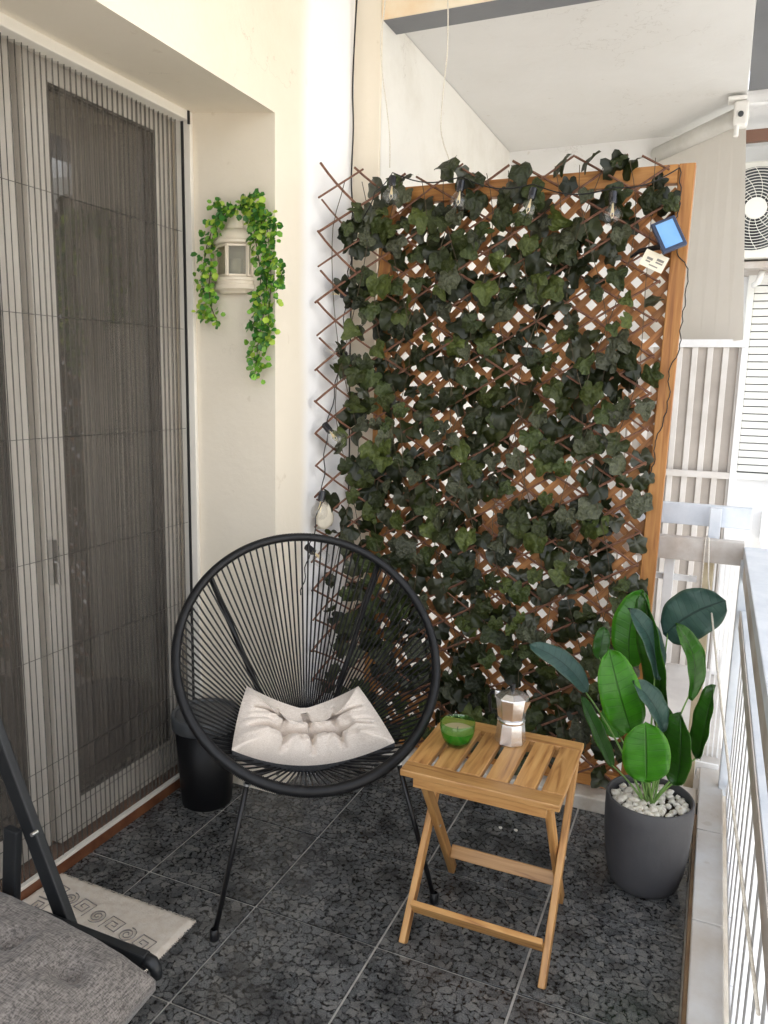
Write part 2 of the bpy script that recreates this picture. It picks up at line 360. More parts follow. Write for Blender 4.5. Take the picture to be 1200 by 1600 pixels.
M = {
    'cream': plaster('cream_paint', (.82, .745, .625), (.75, .675, .55)),
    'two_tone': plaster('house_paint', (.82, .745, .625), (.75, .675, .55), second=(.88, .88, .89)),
    'white_wall': plaster('white_paint', (.84, .84, .84), (.76, .755, .74)),
    'peel': plaster('peeling_paint', (.86, .76, .60), (.76, .52, .28), sc=3.5, amt=.56, bump=.5),
    'scuffed': plaster('scuffed_white', (.80, .785, .745), (.66, .63, .57), sc=2.2, amt=.66, bump=.6),
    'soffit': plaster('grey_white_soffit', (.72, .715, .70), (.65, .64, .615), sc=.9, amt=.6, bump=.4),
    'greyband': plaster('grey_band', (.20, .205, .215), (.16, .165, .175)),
    'sill': plaster('sill_white', (.74, .71, .66), (.45, .38, .30), sc=5, amt=.60, bump=.7),
    'granite': granite(),
    'grout': mat('grout', (.60, .58, .54), (.44, .42, .39), 30, .9, coord='geo'),
    'brown_marble': mat('brown_marble', (.11, .040, .020), (.19, .075, .035), 14, .25, coord='geo'),
    'white_alu': mat('white_aluminium', (.78, .745, .68), (.73, .69, .62), 4, .35, coord='geo'),
    'black': mat('black_gap', (.012, .012, .012), None, 5, .6),
    'glass': glassy('window_glass', (.60, .62, .60), boost=.20),
    'screen': mesh_mat('screen_mesh', (.175, .150, .125), .35),
    'crease': mesh_mat('screen_crease', (.075, .068, .060), .72),
    'thread': mat('thread', (.03, .028, .026), None, 5, .7),
    'room': mat('room', (.30, .25, .20), (.22, .18, .15), 1.5, .9, coord='geo'),
    'curtain': mat('curtain', (.16, .14, .125), (.09, .08, .07), 5, .9, coord='geo', stretch=(1, 1, .1)),
    'marble': plaster('kerb_marble', (.60, .60, .60), (.44, .38, .32), sc=3.0, amt=.60, bump=.25),
    'kerb_brown': mat('kerb_side', (.30, .20, .115), (.20, .12, .07), 18, .6, bump=.6, coord='geo'),
    'rail': mat('rail_paint', (.68, .72, .78), (.56, .61, .68), 9, .4, c3=(.34, .30, .28), lo=.4, hi=.66, bump=.4, bscale=40, coord='geo'),
    'rail_warm': mat('rail_paint_worn', (.58, .55, .52), (.42, .36, .31), 7, .5, bump=.4, bscale=40, coord='geo'),
    'bars': mat('bar_paint', (.86, .87, .89), (.74, .75, .77), 9, .4, coord='geo'),
    'tan': mat('tan_board', (.62, .54, .38), (.50, .42, .28), 14, .7, coord='geo'),
    'pine': wood('stained_pine', (.44, .185, .044), (.56, .27, .075), (.27, .095, .022), .5),
    'lath': wood('lath', (.32, .130, .038), (.48, .22, .07), (.16, .058, .018), .6, knots=False),
    'acacia': wood('acacia', (.42, .215, .070), (.54, .31, .115), (.22, .092, .028), .42, knots=False),
    'twig': mat('twig_bark', (.115, .046, .028), (.20, .095, .055), 60, .75, bump=.5, bscale=300),
    'ivy': mat('ivy_leaf', (.020, .030, .007), (.044, .060, .014), 2.6, .42, bump=1.0, bscale=3.6, bdist=.010, rvar=.7, trans=.14, spec=.4, coord='obj'),
    'ivy_olive': mat('ivy_leaf_olive', (.036, .050, .009), (.070, .090, .018), 2.6, .42, bump=1.0, bscale=3.6, bdist=.010, rvar=.55, trans=.18, spec=.4),
    'ivy_grey': mat('ivy_leaf_grey', (.036, .041, .018), (.070, .078, .040), 2.6, .38, bump=1.0, bscale=4.2, bdist=.012, rvar=.35, trans=.10, spec=.55),
    'gar1': mat('garland_leaf', (.10, .26, .02), (.20, .40, .04), 60, .45, rvar=.35, trans=.25),
    'gar2': mat('garland_leaf_dark', (.03, .13, .02), (.06, .22, .03), 60, .45, rvar=.35, trans=.25),
    'gar3': mat('garland_leaf_lime', (.32, .48, .05), (.45, .60, .08), 60, .45, rvar=.25, trans=.25),
    'stem': mat('stem', (.05, .035, .02), (.08, .06, .03), 60, .7),
    'pstem': mat('plant_stem', (.13, .26, .05), (.20, .33, .10), 40, .45),
    'leafA': paddle_mat('paddle_leaf', (.060, .27, .012), (.036, .18, .010)),
    'leafC': paddle_mat('paddle_leaf_deep', (.036, .15, .010), (.022, .095, .008)),
    'leafB': paddle_mat('paddle_leaf_back', (.065, .135, .105), (.040, .095, .080), .42),
    'lamp': mat('lamp_cream', (.76, .68, .55), (.70, .61, .48), 12, .4),
    'lampglass': glassy('lamp_glass', (.78, .78, .74), rough=.25, boost=.0, ior=1.35),
    'clear': glassy('bulb_glass', (.95, .95, .95), boost=.05, rough=.02, ior=1.22),
    'filament': mat('filament', (.85, .72, .45), None, 5, .3, metal=.6),
    'plastic': mat('black_plastic', (.009, .009, .010), None, 5, .35, spec=.4),
    'bluesock': mat('socket_sheen', (.010, .011, .016), None, 5, .25),
    'cord': mat('black_cord', (.007, .007, .008), (.011, .011, .012), 40, .42, spec=.3),
    'steel_blk': mat('black_steel', (.008, .008, .009), None, 20, .32, spec=.35),
    'chalk': mat('charcoal_frame', (.013, .014, .016), (.018, .020, .022), 12, .42, bump=.1, spec=.35),
    'rivet': mat('rivet', (.6, .6, .6), None, 5, .3, metal=1),
    'beige': fabric('beige_cotton', (.60, .52, .45), (.76, .69, .62), 500, bump=.3),
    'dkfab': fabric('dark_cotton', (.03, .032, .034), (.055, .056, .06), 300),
    'greyfab': fabric('grey_melange', (.085, .076, .070), (.27, .243, .222), 330, bump=.6),
    'rug': mat('rug_wool', (.66, .58, .49), (.74, .68, .60), 40, .95, bump=1.0, bscale=260, c3=(.66, .50, .43)),
    'rugline': mat('rug_line', (.20, .18, .17), (.28, .25, .23), 60, .95),
    'bin': mat('bin_plastic', (.005, .005, .006), None, 5, .45, spec=.25),
    'binrim': mat('bin_rim', (.07, .075, .08), None, 5, .35),
    'pot': mat('pot_grey', (.052, .052, .058), (.064, .064, .069), 10, .62, bump=.25, bscale=160),
    'soil': mat('soil', (.05, .035, .022), (.09, .06, .04), 50, .95),
    'pebble': mat('white_pebble', (.80, .77, .70), (.66, .62, .55), 1.2, .45, rvar=.18, c3=(.50, .37, .22), lo=.42, hi=.6),
    'greenglass': glassy('green_glass', (.62, .90, .58), (.9, 1, .9), boost=.03, rough=.02, ior=1.4),
    'wax': mat('green_wax', (.06, .24, .04), (.09, .29, .06), 12, .45),
    'waxtop': mat('candle_top', (.42, .33, .20), (.36, .30, .17), 12, .5),
    'alu': mat('polished_aluminium', (.86, .86, .87), (.74, .74, .75), 20, .27, metal=1.0, bump=.15, bscale=90),
    'rope': mat('white_rope', (.78, .74, .66), (.60, .55, .47), 200, .8),
    'panelblue': mat('solar_cells', (.16, .38, .78), (.20, .44, .82), 10, .12, spec=.9),
    'panelrim': mat('solar_rim', (.03, .045, .09), None, 10, .3),
    'paper': mat('paper', (.80, .74, .60), None, 5, .7),
    'ink': mat('ink', (.22, .21, .19), None, 5, .8),
    'pouch': mat('cream_cloth', (.74, .68, .56), (.66, .60, .49), 20, .9),
    'tubew': mat('tube_white', (.66, .65, .62), (.58, .57, .53), 12, .45, coord='geo'),
    'mount': mat('mount_white', (.82, .81, .78), None, 12, .35),
    'awning': mat('awning_cloth', (.76, .735, .69), (.72, .69, .645), 3, .85, coord='geo'),
    'ribs': mat('ribbed_sheet', (.70, .68, .66), (.60, .57, .54), 6, .5, coord='geo'),
    'ribdark': mat('ribbed_sheet_groove', (.46, .42, .38), (.38, .345, .31), 6, .6, coord='geo'),
    'shutter': mat('shutter_white', (.80, .80, .77), (.75, .75, .72), 6, .5, coord='geo'),
    'acbody': mat('ac_body', (.78, .77, .71), None, 6, .45),
    'acdark': mat('ac_dark', (.05, .055, .06), None, 6, .6),
    'brownbar': mat('brown_paint', (.17, .085, .055), None, 6, .5),
    'ochre': plaster('pale_facade', (.70, .68, .64), (.60, .57, .52)),
    'street': mat('pale_paving', (.46, .45, .43), (.38, .37, .35), 6, .9, coord='geo'),
    'dirtfloor': mat('pale_floor', (.66, .63, .60), (.55, .52, .50), 5, .5, coord='geo'),
    'tree': mat('tree_leaf', (.045, .085, .025), (.08, .13, .04), 6, .6, rvar=.3, trans=.2),
    'bark': mat('bark', (.14, .10, .07), (.08, .06, .04), 9, .9, bump=.6),
}

# ------------------------------------------------------------------ object helpers
WM = {}


def put(o, Mw=None, parent=None):
    Mw = Mw or Matrix.Identity(4)
    COL.objects.link(o)
    WM[o.name] = Mw
    if parent is not None:
        o.parent = parent
        o.matrix_basis = WM[parent.name].inverted() @ Mw
    else:
        o.matrix_basis = Mw
    return o


def tag(o, label=None, cat=None, group=None, kind=None):
    for k, v in (('label', label), ('category', cat), ('group', group), ('kind', kind)):
        if v:
            o[k] = v
    return o


def thing(name, loc, label, cat, group=None):
    o = bpy.data.objects.new(name, None)
    o.empty_display_size = .05
    put(o, Matrix.Translation(Vector(loc)))
    return tag(o, label, cat, group)


class MB:
    def __init__(s):
        s.v = []; s.f = []; s.mi = []; s.uv = None

    def face(s, idx, mi=0):
        s.f.append(tuple(idx)); s.mi.append(mi)

    def box(s, x0, x1, y0, y1, z0, z1, mi=0):
        b = len(s.v)
        s.v += [(x, y, z) for z in (z0, z1) for y in (y0, y1) for x in (x0, x1)]
        for q in ((0, 2, 3, 1), (4, 5, 7, 6), (0, 1, 5, 4), (2, 6, 7, 3), (0, 4, 6, 2), (1, 3, 7, 5)):
            s.face([b + i for i in q], mi)
        return s

    def hexa(s, pts, mi=0):
        """eight corners: bottom four round, top four round"""
        b = len(s.v); s.v += [tuple(p) for p in pts]
        for q in ((3, 2, 1, 0), (4, 5, 6, 7), (0, 1, 5, 4), (1, 2, 6, 5), (2, 3, 7, 6), (3, 0, 4, 7)):
            s.face([b + i for i in q], mi)
        return s

    def tube(s, pts, r, n=6, mi=0, caps=True, closed=False, flat=1.0):
        pts = [Vector(p) for p in pts]
        m = len(pts); b = len(s.v)
        t0 = (pts[1] - pts[0]).normalized()
        nrm = t0.orthogonal().normalized()
        for i, p in enumerate(pts):
            if closed:
                t = (pts[(i + 1) % m] - pts[i - 1]).normalized()
            else:
                t = (pts[min(i + 1, m - 1)] - pts[max(i - 1, 0)]).normalized()
            nrm = (nrm - t * nrm.dot(t)).normalized()
            bi = t.cross(nrm)
            rr = r[i] if isinstance(r, (list, tuple)) else r
            for k in range(n):
                a = 2 * math.pi * k / n
                s.v.append(tuple(p + nrm * (rr * math.cos(a)) + bi * (rr * flat * math.sin(a))))
        for i in range(m if closed else m - 1):
            j = (i + 1) % m
            for k in range(n):
                s.face((b + i * n + k, b + i * n + (k + 1) % n, b + j * n + (k + 1) % n, b + j * n + k), mi)
        if caps and not closed:
            s.face([b + k for k in range(n)][::-1], mi)
            s.face([b + (m - 1) * n + k for k in range(n)], mi)
        return s

    def lathe(s, prof, n=32, c=(0, 0, 0), mi=0, cap0=True, cap1=False, rot=0.0):
        b = len(s.v); c = Vector(c)
        for r, z in prof:
            for k in range(n):
                a = 2 * math.pi * k / n + rot
                s.v.append((c.x + r * math.cos(a), c.y + r * math.sin(a), c.z + z))
        for i in range(len(prof) - 1):
            for k in range(n):
                s.face((b + i * n + k, b + i * n + (k + 1) % n, b + (i + 1) * n + (k + 1) % n, b + (i + 1) * n + k), mi)
        if cap0: s.face([b + k for k in range(n)][::-1], mi)
        if cap1: s.face([b + (len(prof) - 1) * n + k for k in range(n)], mi)
        return s

    def xf(s, Mx):
        s.v = [tuple(Mx @ Vector(p)) for p in s.v]
        return s

    def mesh(s, name, mats, smooth=False):
        me = bpy.data.meshes.new(name)
        me.from_pydata(s.v, [], s.f)
        for m in (mats if isinstance(mats, (list, tuple)) else [mats]):
            me.materials.append(m)
        if any(s.mi):
            me.polygons.foreach_set('material_index', s.mi)
        if smooth:
            me.polygons.foreach_set('use_smooth', [True] * len(me.polygons))
        me.update()
        return me

    def build(s, name, mats, parent=None, smooth=False, bevel=0, Mw=None):
        o = bpy.data.objects.new(name, s.mesh(name, mats, smooth))
        put(o, Mw, parent)
        if bevel:
            b = o.modifiers.new('bevel', 'BEVEL'); b.width = bevel; b.segments = 2; b.limit_method = 'ANGLE'
        return o


def box(name, x0, x1, y0, y1, z0, z1, m, parent=None, bevel=0):
    return MB().box(x0, x1, y0, y1, z0, z1).build(name, m, parent, bevel=bevel)


def bar(name, p0, p1, w, t, m, parent=None, up=(0, 0, 1), bevel=.002, ext=0):
    """board from p0 to p1: local X runs along it (grain), w across, t thick (along 'up' as far as possible)"""
    p0, p1 = Vector(p0), Vector(p1)
    d = p1 - p0; L = d.length; x = d.normalized()
    z = Vector(up); z = (z - x * z.dot(x)).normalized(); y = z.cross(x)
    R3 = Matrix((x, y, z)).transposed().to_4x4()
    Mw = Matrix.Translation((p0 + p1) / 2) @ R3
    return MB().box(-L / 2 - ext, L / 2 + ext, -w / 2, w / 2, -t / 2, t / 2).build(name, m, parent, bevel=bevel, Mw=Mw)


def struct(o):
    o['kind'] = 'structure'
    return o


def copy_obj(o, Mw, parent=None, m=None):
    c = o.copy(); COL.objects.link(c)
    WM[c.name] = Mw
    if parent is not None:
        c.parent = parent; c.matrix_basis = WM[parent.name].inverted() @ Mw
    else:
        c.parent = None; c.matrix_basis = Mw
    return c


XW = -1.436      # face of the house wall
YJ = 2.36        # jamb of the door recess
XF = -1.80       # step below the door
XK = 0.045       # inner side of the kerb

# ------------------------------------------------------------------ floor and tiles
floor = struct(box('floor', -1.84, XK, -2.6, 2.765, -.16, -.006, M['grout']))
T = .400
gx = [-1.557 + T * i for i in range(-1, 5)]
gy = [1.782 + T * i for i in range(-4, 4)]
g = .0034
for i in range(len(gx) - 1):
    for j in range(len(gy) - 1):
        x0, x1 = max(gx[i] + g, -1.80), min(gx[i + 1] - g, XK - .001)
        y0, y1 = gy[j] + g, min(gy[j + 1] - g, 2.764)
        if x1 - x0 < .02 or y1 - y0 < .02: continue
        dz = random.uniform(-.0006, .0006)
        MB().box(x0, x1, y0, y1, -.0055, dz).build('tile', M['granite'], floor, bevel=.0012)
# last column up to the kerb
for j in range(len(gy) - 1):
    if gx[-1] + g < XK - .02:
        MB().box(gx[-1] + g, XK - .001, gy[j] + g, min(gy[j + 1] - g, 2.764), -.0055, 0).build('tile', M['granite'], floor, bevel=.0012)

# sill between the two balconies
sill = tag(box('sill', XW, .05, 2.77, 3.02, -.16, .050, M['sill'], bevel=.006), kind='structure')
# kerb on the open side
kb = struct(box('kerb', XK, .060, -2.6, 2.764, -.16, .082, M['kerb_brown'], bevel=.002))
for k, (a, b) in enumerate(((-2.6, -.1), (-.097, 1.10), (1.103, 2.13), (2.133, 2.62), (2.623, 3.3))):
    MB().box(.054, .136, a, b, .0835, .108).build('coping_stone', M['marble'], kb, bevel=.004)
MB().box(.062, .150, -2.6, 3.3, -.3, .083).build('kerb_base', M['sill'], kb)

# ------------------------------------------------------------------ house wall with the door recess
wall = MB()
wall.box(-2.3, XW, YJ, 2.56, -.16, 3.13)          # pier behind the jamb
wall.box(-2.3, XW, -2.6, YJ, 2.62, 3.13)
wall.hexa([(-1.93, -2.6, 2.503), (XW, -2.6, 2.452), (XW, YJ, 2.448), (-1.93, YJ, 2.50),
           (-1.93, -2.6, 2.62), (XW, -2.6, 2.62), (XW, YJ, 2.62), (-1.93, YJ, 2.62)])
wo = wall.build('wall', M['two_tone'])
struct(wo)
tag(wo, 'cream painted house wall round the recessed balcony door')
w2 = MB()
w2.box(-2.3, XW - .0005, 2.5603, 2.965, -.16, 3.13)
w2.box(-2.3, -1.330, 2.966, 5.0, -.16, 2.999)
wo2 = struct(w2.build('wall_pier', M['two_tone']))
stub = MB(); stub.box(XW - .003, -1.322, 2.958, 2.975, .05, 3.13)
struct(stub.build('partition_stub', M['cream'], bevel=.003))
struct(box('neighbour_side_wall', -1.329, -1.322, 2.977, 4.95, 0, 2.997, M['scuffed']))
# beam crossing between the balconies
beam = MB(); beam.box(-1.322, .3, 2.955, 2.97, 2.953, 3.20)
struct(beam.build('beam_face', M['peel'], bevel=.006))
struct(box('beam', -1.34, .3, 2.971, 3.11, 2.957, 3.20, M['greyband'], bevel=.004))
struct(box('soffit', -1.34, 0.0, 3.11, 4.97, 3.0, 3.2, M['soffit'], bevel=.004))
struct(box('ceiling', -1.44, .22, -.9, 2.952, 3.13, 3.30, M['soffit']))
struct(box('neighbour_back_wall', -1.34, -.10, 4.95, 5.1, 0, 3.0, M['white_wall']))
struct(box('neighbour_floor', -1.34, .14, 3.02, 5.0, -.16, -.01, M['dirtfloor']))
# upper and rear mass of the house (shades the balcony)
struct(box('house_mass', -9, -1.45, -.9, 5.9, 3.301, 9, M['ochre']))
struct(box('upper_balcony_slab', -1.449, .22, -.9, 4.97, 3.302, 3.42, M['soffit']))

# ------------------------------------------------------------------ door: step, sashes, pleated screen
step = struct(box('door_step', -1.95, XF, -2.6, YJ, -.16, .038, M['brown_marble'], bevel=.003))
door = thing('balcony_door', (-1.87, 1.9, .04), 'white framed glass balcony door behind the pleated screen', 'door')


def sash(y0, y1, x, st0, st1, top=2.41, bot=.17, ztop=2.49, zb=.05):
    f = MB()
    f.box(x - .05, x, y0, y0 + st0, zb, ztop); f.box(x - .05, x, y1 - st1, y1, zb, ztop)
    f.box(x - .05, x, y0 + st0, y1 - st1, zb, bot); f.box(x - .05, x, y0 + st0, y1 - st1, top, ztop)
    fo = f.build('sash', M['white_alu'], door, bevel=.004)
    MB().box(x - .028, x - .022, y0 + st0 - .001, y1 - st1 + .001, bot - .001, top + .001).build('pane', M['glass'], fo)
    gk = MB()
    for a, b, c_, d in ((y0 + st0, y0 + st0 + .008, bot, top), (y1 - st1 - .008, y1 - st1, bot, top)):
        gk.box(x - .02, x - .004, a, b, c_, d)
    gk.box(x - .02, x - .004, y0 + st0 + .008, y1 - st1 - .008, bot, bot + .008)
    gk.box(x - .02, x - .004, y0 + st0 + .008, y1 - st1 - .008, top - .008, top)
    gk.build('gasket', M['black'], fo)
    return fo


s1 = sash(1.715, 2.345, -1.862, .09, .07)
s2 = sash(.80, 1.700, -1.885, .09, .075)
s3 = sash(-.2, .79, -1.885, .09, .075)
hd = MB(); hd.box(-1.861, -1.845, 1.722, 1.742, .93, 1.07); hd.tube([(-1.850, 1.732, 1.0), (-1.832, 1.732, 1.0), (-1.832, 1.732, .93)], .006, 8)
hd.build('handle', M['rivet'], s1)
fr = MB()
fr.box(-1.93, -1.86, 2.346, YJ, .04, 2.495)
fr.build('door_frame', M['white_alu'], door)

scr = thing('pleated_screen', (-1.80, 1.9, .04), 'brown pleated insect screen with horizontal threads drawn across the balcony door', 'insect screen')
pm = MB()
ys = []; y = -.3; k = 0
while y < 2.333:
    ys.append(y); y += .01075
cr_ = MB()
for k, yy in enumerate(ys):
    wob = .0015 * math.sin(yy * 31) + random.uniform(-.0008, .0008)
    x = -1.815 + (.0075 if k % 2 else -.0075) + wob
    pm.v += [(x, yy, .056), (x, yy, 2.452)]
    if k: pm.face((2 * k - 2, 2 * k, 2 * k + 1, 2 * k - 1))
    if k % 2:
        cr_.box(x + .0004, x + .0018, yy - .0011, yy + .0011, .056, 2.452)
pm.build('screen_mesh', M['screen'], scr)
c_o = cr_.build('pleat_edges', M['crease'], scr); c_o['kind'] = 'stuff'
for z in (2.087, 1.745, 1.39, 1.033, .735, .385, .30, .20, .12):
    pts = []
    for i in range(41):
        yy = -.3 + 2.63 * i / 40
        pts.append((-1.803, yy, z + .002 * math.sin(yy * 5 + z * 9) - .004 * math.sin(math.pi * i / 40)))
    MB().tube(pts, .0011, 5).build('thread', M['thread'], scr)
MB().box(-1.835, -1.772, -.3, 2.3395, 2.4535, 2.503).build('top_rail', M['white_alu'], scr, bevel=.003)
MB().box(-1.835, -1.768, 2.342, 2.359, .052, 2.503).build('side_rail', M['white_alu'], scr, bevel=.002)
MB().box(-1.803, -1.794, 2.3365, 2.3415, .056, 2.4525).build('magnet_strip', M['black'], scr)
MB().box(-1.7715, -1.765, 2.334, 2.3412, 2.44, 2.498).build('end_gap', M['black'], scr)
MB().box(-1.815, -1.7985, -.3, 2.341, .0385, .050).build('bottom_track', M['white_alu'], scr, bevel=.001)

rm = MB()
rm.box(-4.6, -4.5, -.6, 3.4, 0, 2.7); rm.box(-4.5, -1.96, 3.3, 3.4, 0, 2.7); rm.box(-4.5, -1.96, -.6, -.5, 0, 2.7)
rm.box(-4.5, -1.96, -.5, 3.3, -.1, .0); rm.box(-4.5, -1.96, -.5, 3.3, 2.62, 2.7)
struct(rm.build('room_walls', M['room']))
cu = MB()
n = 60
for k in range(n + 1):
    yy = 1.80 + .75 * k / n
    x = -2.10 + .03 * math.sin(yy * 75) + .012 * math.sin(yy * 31)
    cu.v += [(x, yy, .03), (x, yy, 2.45)]
    if k: cu.face((2 * k - 2, 2 * k, 2 * k + 1, 2 * k - 1))
cuo = cu.build('curtain', M['curtain'], smooth=True)
so = cuo.modifiers.new('s', 'SOLIDIFY'); so.thickness = .003
tag(cuo, 'dim brown curtain hanging inside the room behind the glass door', 'curtain')

# ------------------------------------------------------------------ open side: railing
rl = thing('railing', (.15, 1.5, .1), 'worn white metal balcony railing with flat handrail along the open side', 'railing')
MB().box(.128, .205, -2.6, 3.0, .975, 1.018).build('handrail', M['rail'], rl, bevel=.003)
MB().box(.131, .134, -2.6, 3.0, .905, .974).build('handrail_lip', M['rail_warm'], rl)
MB().box(.136, .190, -2.6, 2.93, .765, .800).build('middle_rail', M['rail'], rl, bevel=.002)
MB().box(.132, .135, -2.6, 2.93, .735, .799).build('middle_rail_lip', M['rail_warm'], rl)
MB().box(.145, .175, -2.6, 2.93, .112, .135).build('bottom_rail', M['bars'], rl, bevel=.002)
y = 2.84
first = None
while y > -1.0:
    if first is None:
        first = MB().box(-.002, .012, -.024, .024, .136, .764).build('baluster', M['bars'], rl, bevel=.002, Mw=Matrix.Translation((.148, y, 0)))
    else:
        copy_obj(first, Matrix.Translation((.148, y, 0)), rl)
    y -= .135
MB().box(.120, .165, 2.94, 2.985, .0, .974).build('corner_post', M['rail'], rl, bevel=.003)

pt = thing('partition_rail', (0, 3.05, 0), 'white painted rails and posts between the two balconies right of the trellis', 'railing')
MB().box(-.9, .129, 3.0, 3.05, .945, 1.030).build('lower_beam', M['rail_warm'], pt, bevel=.003)
MB().box(-.9, .150, 3.12, 3.16, 1.06, 1.140).build('upper_beam', M['rail'], pt, bevel=.003)
MB().box(.005, .045, 3.06, 3.10, 1.0, 1.139).build('short_post', M['rail'], pt, bevel=.002)
for x, w, mm_ in ((-.139, .036, 'bars'), (.000, .035, 'tan'), (-.55, .036, 'bars'), (-.9, .036, 'bars')):
    MB().box(x, x + w, 3.06, 3.09, .0, .999).build('post', M[mm_], pt, bevel=.002)
MB().box(-.9, -.02, 3.092, 3.105, .845, .868).build('thin_rail', M['bars'], pt)
MB().box(-.9, .12, 3.092, 3.105, .10, .125).build('thin_rail', M['bars'], pt)
for k in range(5):
    MB().box(.040 + .018 * k, .046 + .018 * k, 3.20, 3.215, .0, .99).build('thin_bar', M['bars'], pt)

# rope looped over the partition beam
rp_ = []
pA = Vector((.015, 2.985, 1.038))
for i in range(5): rp_.append(Vector((-.002, 2.992 - .0, .86 + .045 * i)))
rp_ += [Vector((-.001, 2.993, 1.034)), Vector((.004, 3.02, 1.041)), Vector((.010, 2.995, 1.038)), Vector((.012, 2.985, 1.0))]
q0 = Vector((.014, 2.95, .93)); q1 = on(1185, 1585, 0, .118)
for i in range(1, 25):
    t = i / 24
    p = q0.lerp(q1, t); p.z -= .02 * math.sin(math.pi * t)
    rp_.append(p)
ro = MB().tube(rp_, .0028, 6).build('rope', M['rope'], smooth=True)
tag(ro, 'thin white rope looped over the partition beam and falling along the railing', 'rope')

# ------------------------------------------------------------------ beyond: awning, ribbed screen, neighbour facade
aw = thing('roller_awning', (0, 4.45, 2.93), 'rolled white awning tube with bracket and grey cloth hanging on the next balcony', 'awning')
A = Vector((-.012, 4.43, 2.92)); B = Vector((-.56, 5.28, 2.92))
B = Vector((-.45, 4.93, 2.90))
MB().tube([A, B], .042, 20).build('tube', M['tubew'], aw, smooth=True)
MB().box(-.055, .012, 4.36, 4.42, 2.845, 2.965).build('bracket', M['mount'], aw, bevel=.012)
MB().box(-.085, .0, 4.35, 4.44, 2.968, 2.985).build('bracket_plate', M['mount'], aw, bevel=.004)
MB().tube([(-.022, 4.362, 2.90), (-.022, 4.352, 2.90)], .013, 16).build('gear_hole', M['acdark'], aw)
MB().tube([(-.036, 4.37, 2.85), (-.036, 4.365, 2.80)], .012, 12).build('gear_loop', M['mount'], aw)
C0 = on(1161, 531, 1, 4.46); D0 = Vector((-.47, 4.94, 1.80))
cl = MB()
a0 = A + Vector((.018, .02, -.035)); b0 = B + Vector((0, .0, -.035))
for q in (0, .008):
    for i in range(9):
        t = i / 8
        tp = a0.lerp(b0, t); bt = C0.lerp(D0, t)
        cl.v += [(tp.x, tp.y + q, tp.z), (bt.x, bt.y + q, bt.z)]
for i in range(8):
    a = 2 * i
    cl.face((a, a + 1, a + 3, a + 2)); cl.face((a + 18, a + 20, a + 21, a + 19))
cl.face((0, 18, 19, 1)); cl.face((1, 19, 35, 17)) if False else None
cl.build('awning_cloth', M['awning'], aw)

rb = thing('ribbed_screen', (-.1, 4.5, 0), 'white framed ribbed metal screen below the grey awning cloth', 'screen')
yb = 4.53
first = None
x = -.46
while x < .075:
    p = MB().box(0, .030, -.012, .0, .02, 1.80)
    if first is None:
        first = p.build('rib', M['ribs'], rb, bevel=.003, Mw=Matrix.Translation((x, yb, 0)))
    else:
        copy_obj(first, Matrix.Translation((x, yb, 0)), rb)
    x += .076
MB().box(-.47, .085, yb + .001, yb + .006, .02, 1.80).build('backing_sheet', M['ribdark'], rb)
MB().box(-.47, .118, yb - .03, yb - .013, 1.795, 1.835).build('top_frame', M['bars'], rb)
MB().box(-.47, .085, yb - .03, yb - .013, 1.10, 1.135).build('cross_rail', M['ribs'], rb)
MB().box(.086, .118, yb - .03, yb + .01, .0, 1.794).build('frame_post', M['bars'], rb)

YN = 5.9
struct(box('neighbour_facade', .02, 4.5, YN, YN + .3, -7, 8, M['white_wall']))
struct(box('neighbour_slab', -.4, 4.5, 5.0, YN, 3.16, 3.22, M['white_wall']))
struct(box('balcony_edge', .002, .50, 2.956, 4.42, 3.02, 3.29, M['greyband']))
struct(box('balcony_edge_trim', .002, .50, 4.425, 4.46, 2.965, 3.29, M['white_wall']))
struct(box('neighbour_low_balcony', .34, 4.5, 5.2, YN, .55, .75, M['white_wall']))
MBb = box('awning_arm', .005, .9, 5.2, 5.24, 3.0, 3.065, M['brownbar'])
tag(MBb, 'brown metal bar crossing under the neighbouring slab above the air conditioner', 'metal bar')
ac = thing('air_conditioner', (.12, 5.6, 2.4), 'cream outdoor air conditioner unit with round fan grille on the neighbouring wall', 'air conditioner')
acx, acz, acy = .105, 2.675, 5.45
MB().box(acx - .33, acx + .50, acy, acy + .30, 2.385, 2.955).build('casing', M['acbody'], ac, bevel=.012)
MB().tube([(acx, acy - .003, acz), (acx, acy - .001, acz)], .245, 48).build('fan_recess', M['acdark'], ac)
for rr in range(11):
    r = .062 + .0175 * rr
    pts = [(acx + r * math.cos(a * math.pi / 24), acy - .016, acz + r * math.sin(a * math.pi / 24)) for a in range(48)]
    MB().tube(pts, .0028, 4, closed=True).build('grille_ring', M['acbody'], ac)
for a in range(16):
    t = a * math.pi / 8
    pts = [(acx + (.06 + .185 * u / 6) * math.cos(t + .5 * u / 6), acy - .021, acz + (.06 + .185 * u / 6) * math.sin(t + .5 * u / 6)) for u in range(7)]
    MB().tube(pts, .0022, 4).build('grille_spoke', M['acbody'], ac)
MB().tube([(acx, acy - .026, acz), (acx, acy - .010, acz)], .062, 32).build('hub', M['acbody'], ac)
for a in range(3):
    t = a * 2.094 + .4
    bl = MB(); bl.v = [(acx + .06 * math.cos(t), acy - .008, acz + .06 * math.sin(t)), (acx + .22 * math.cos(t - .3), acy - .006, acz + .22 * math.sin(t - .3)),
                       (acx + .23 * math.cos(t + .3), acy - .010, acz + .23 * math.sin(t + .3)), (acx + .06 * math.cos(t + .7), acy - .010, acz + .06 * math.sin(t + .7))]
    bl.face((0, 1, 2, 3)); bl.build('fan_blade', M['chalk'], ac)
MB().box(-.10, .55, 5.5, YN, 2.33, 2.37).build('bracket', M['rail_warm'], ac)
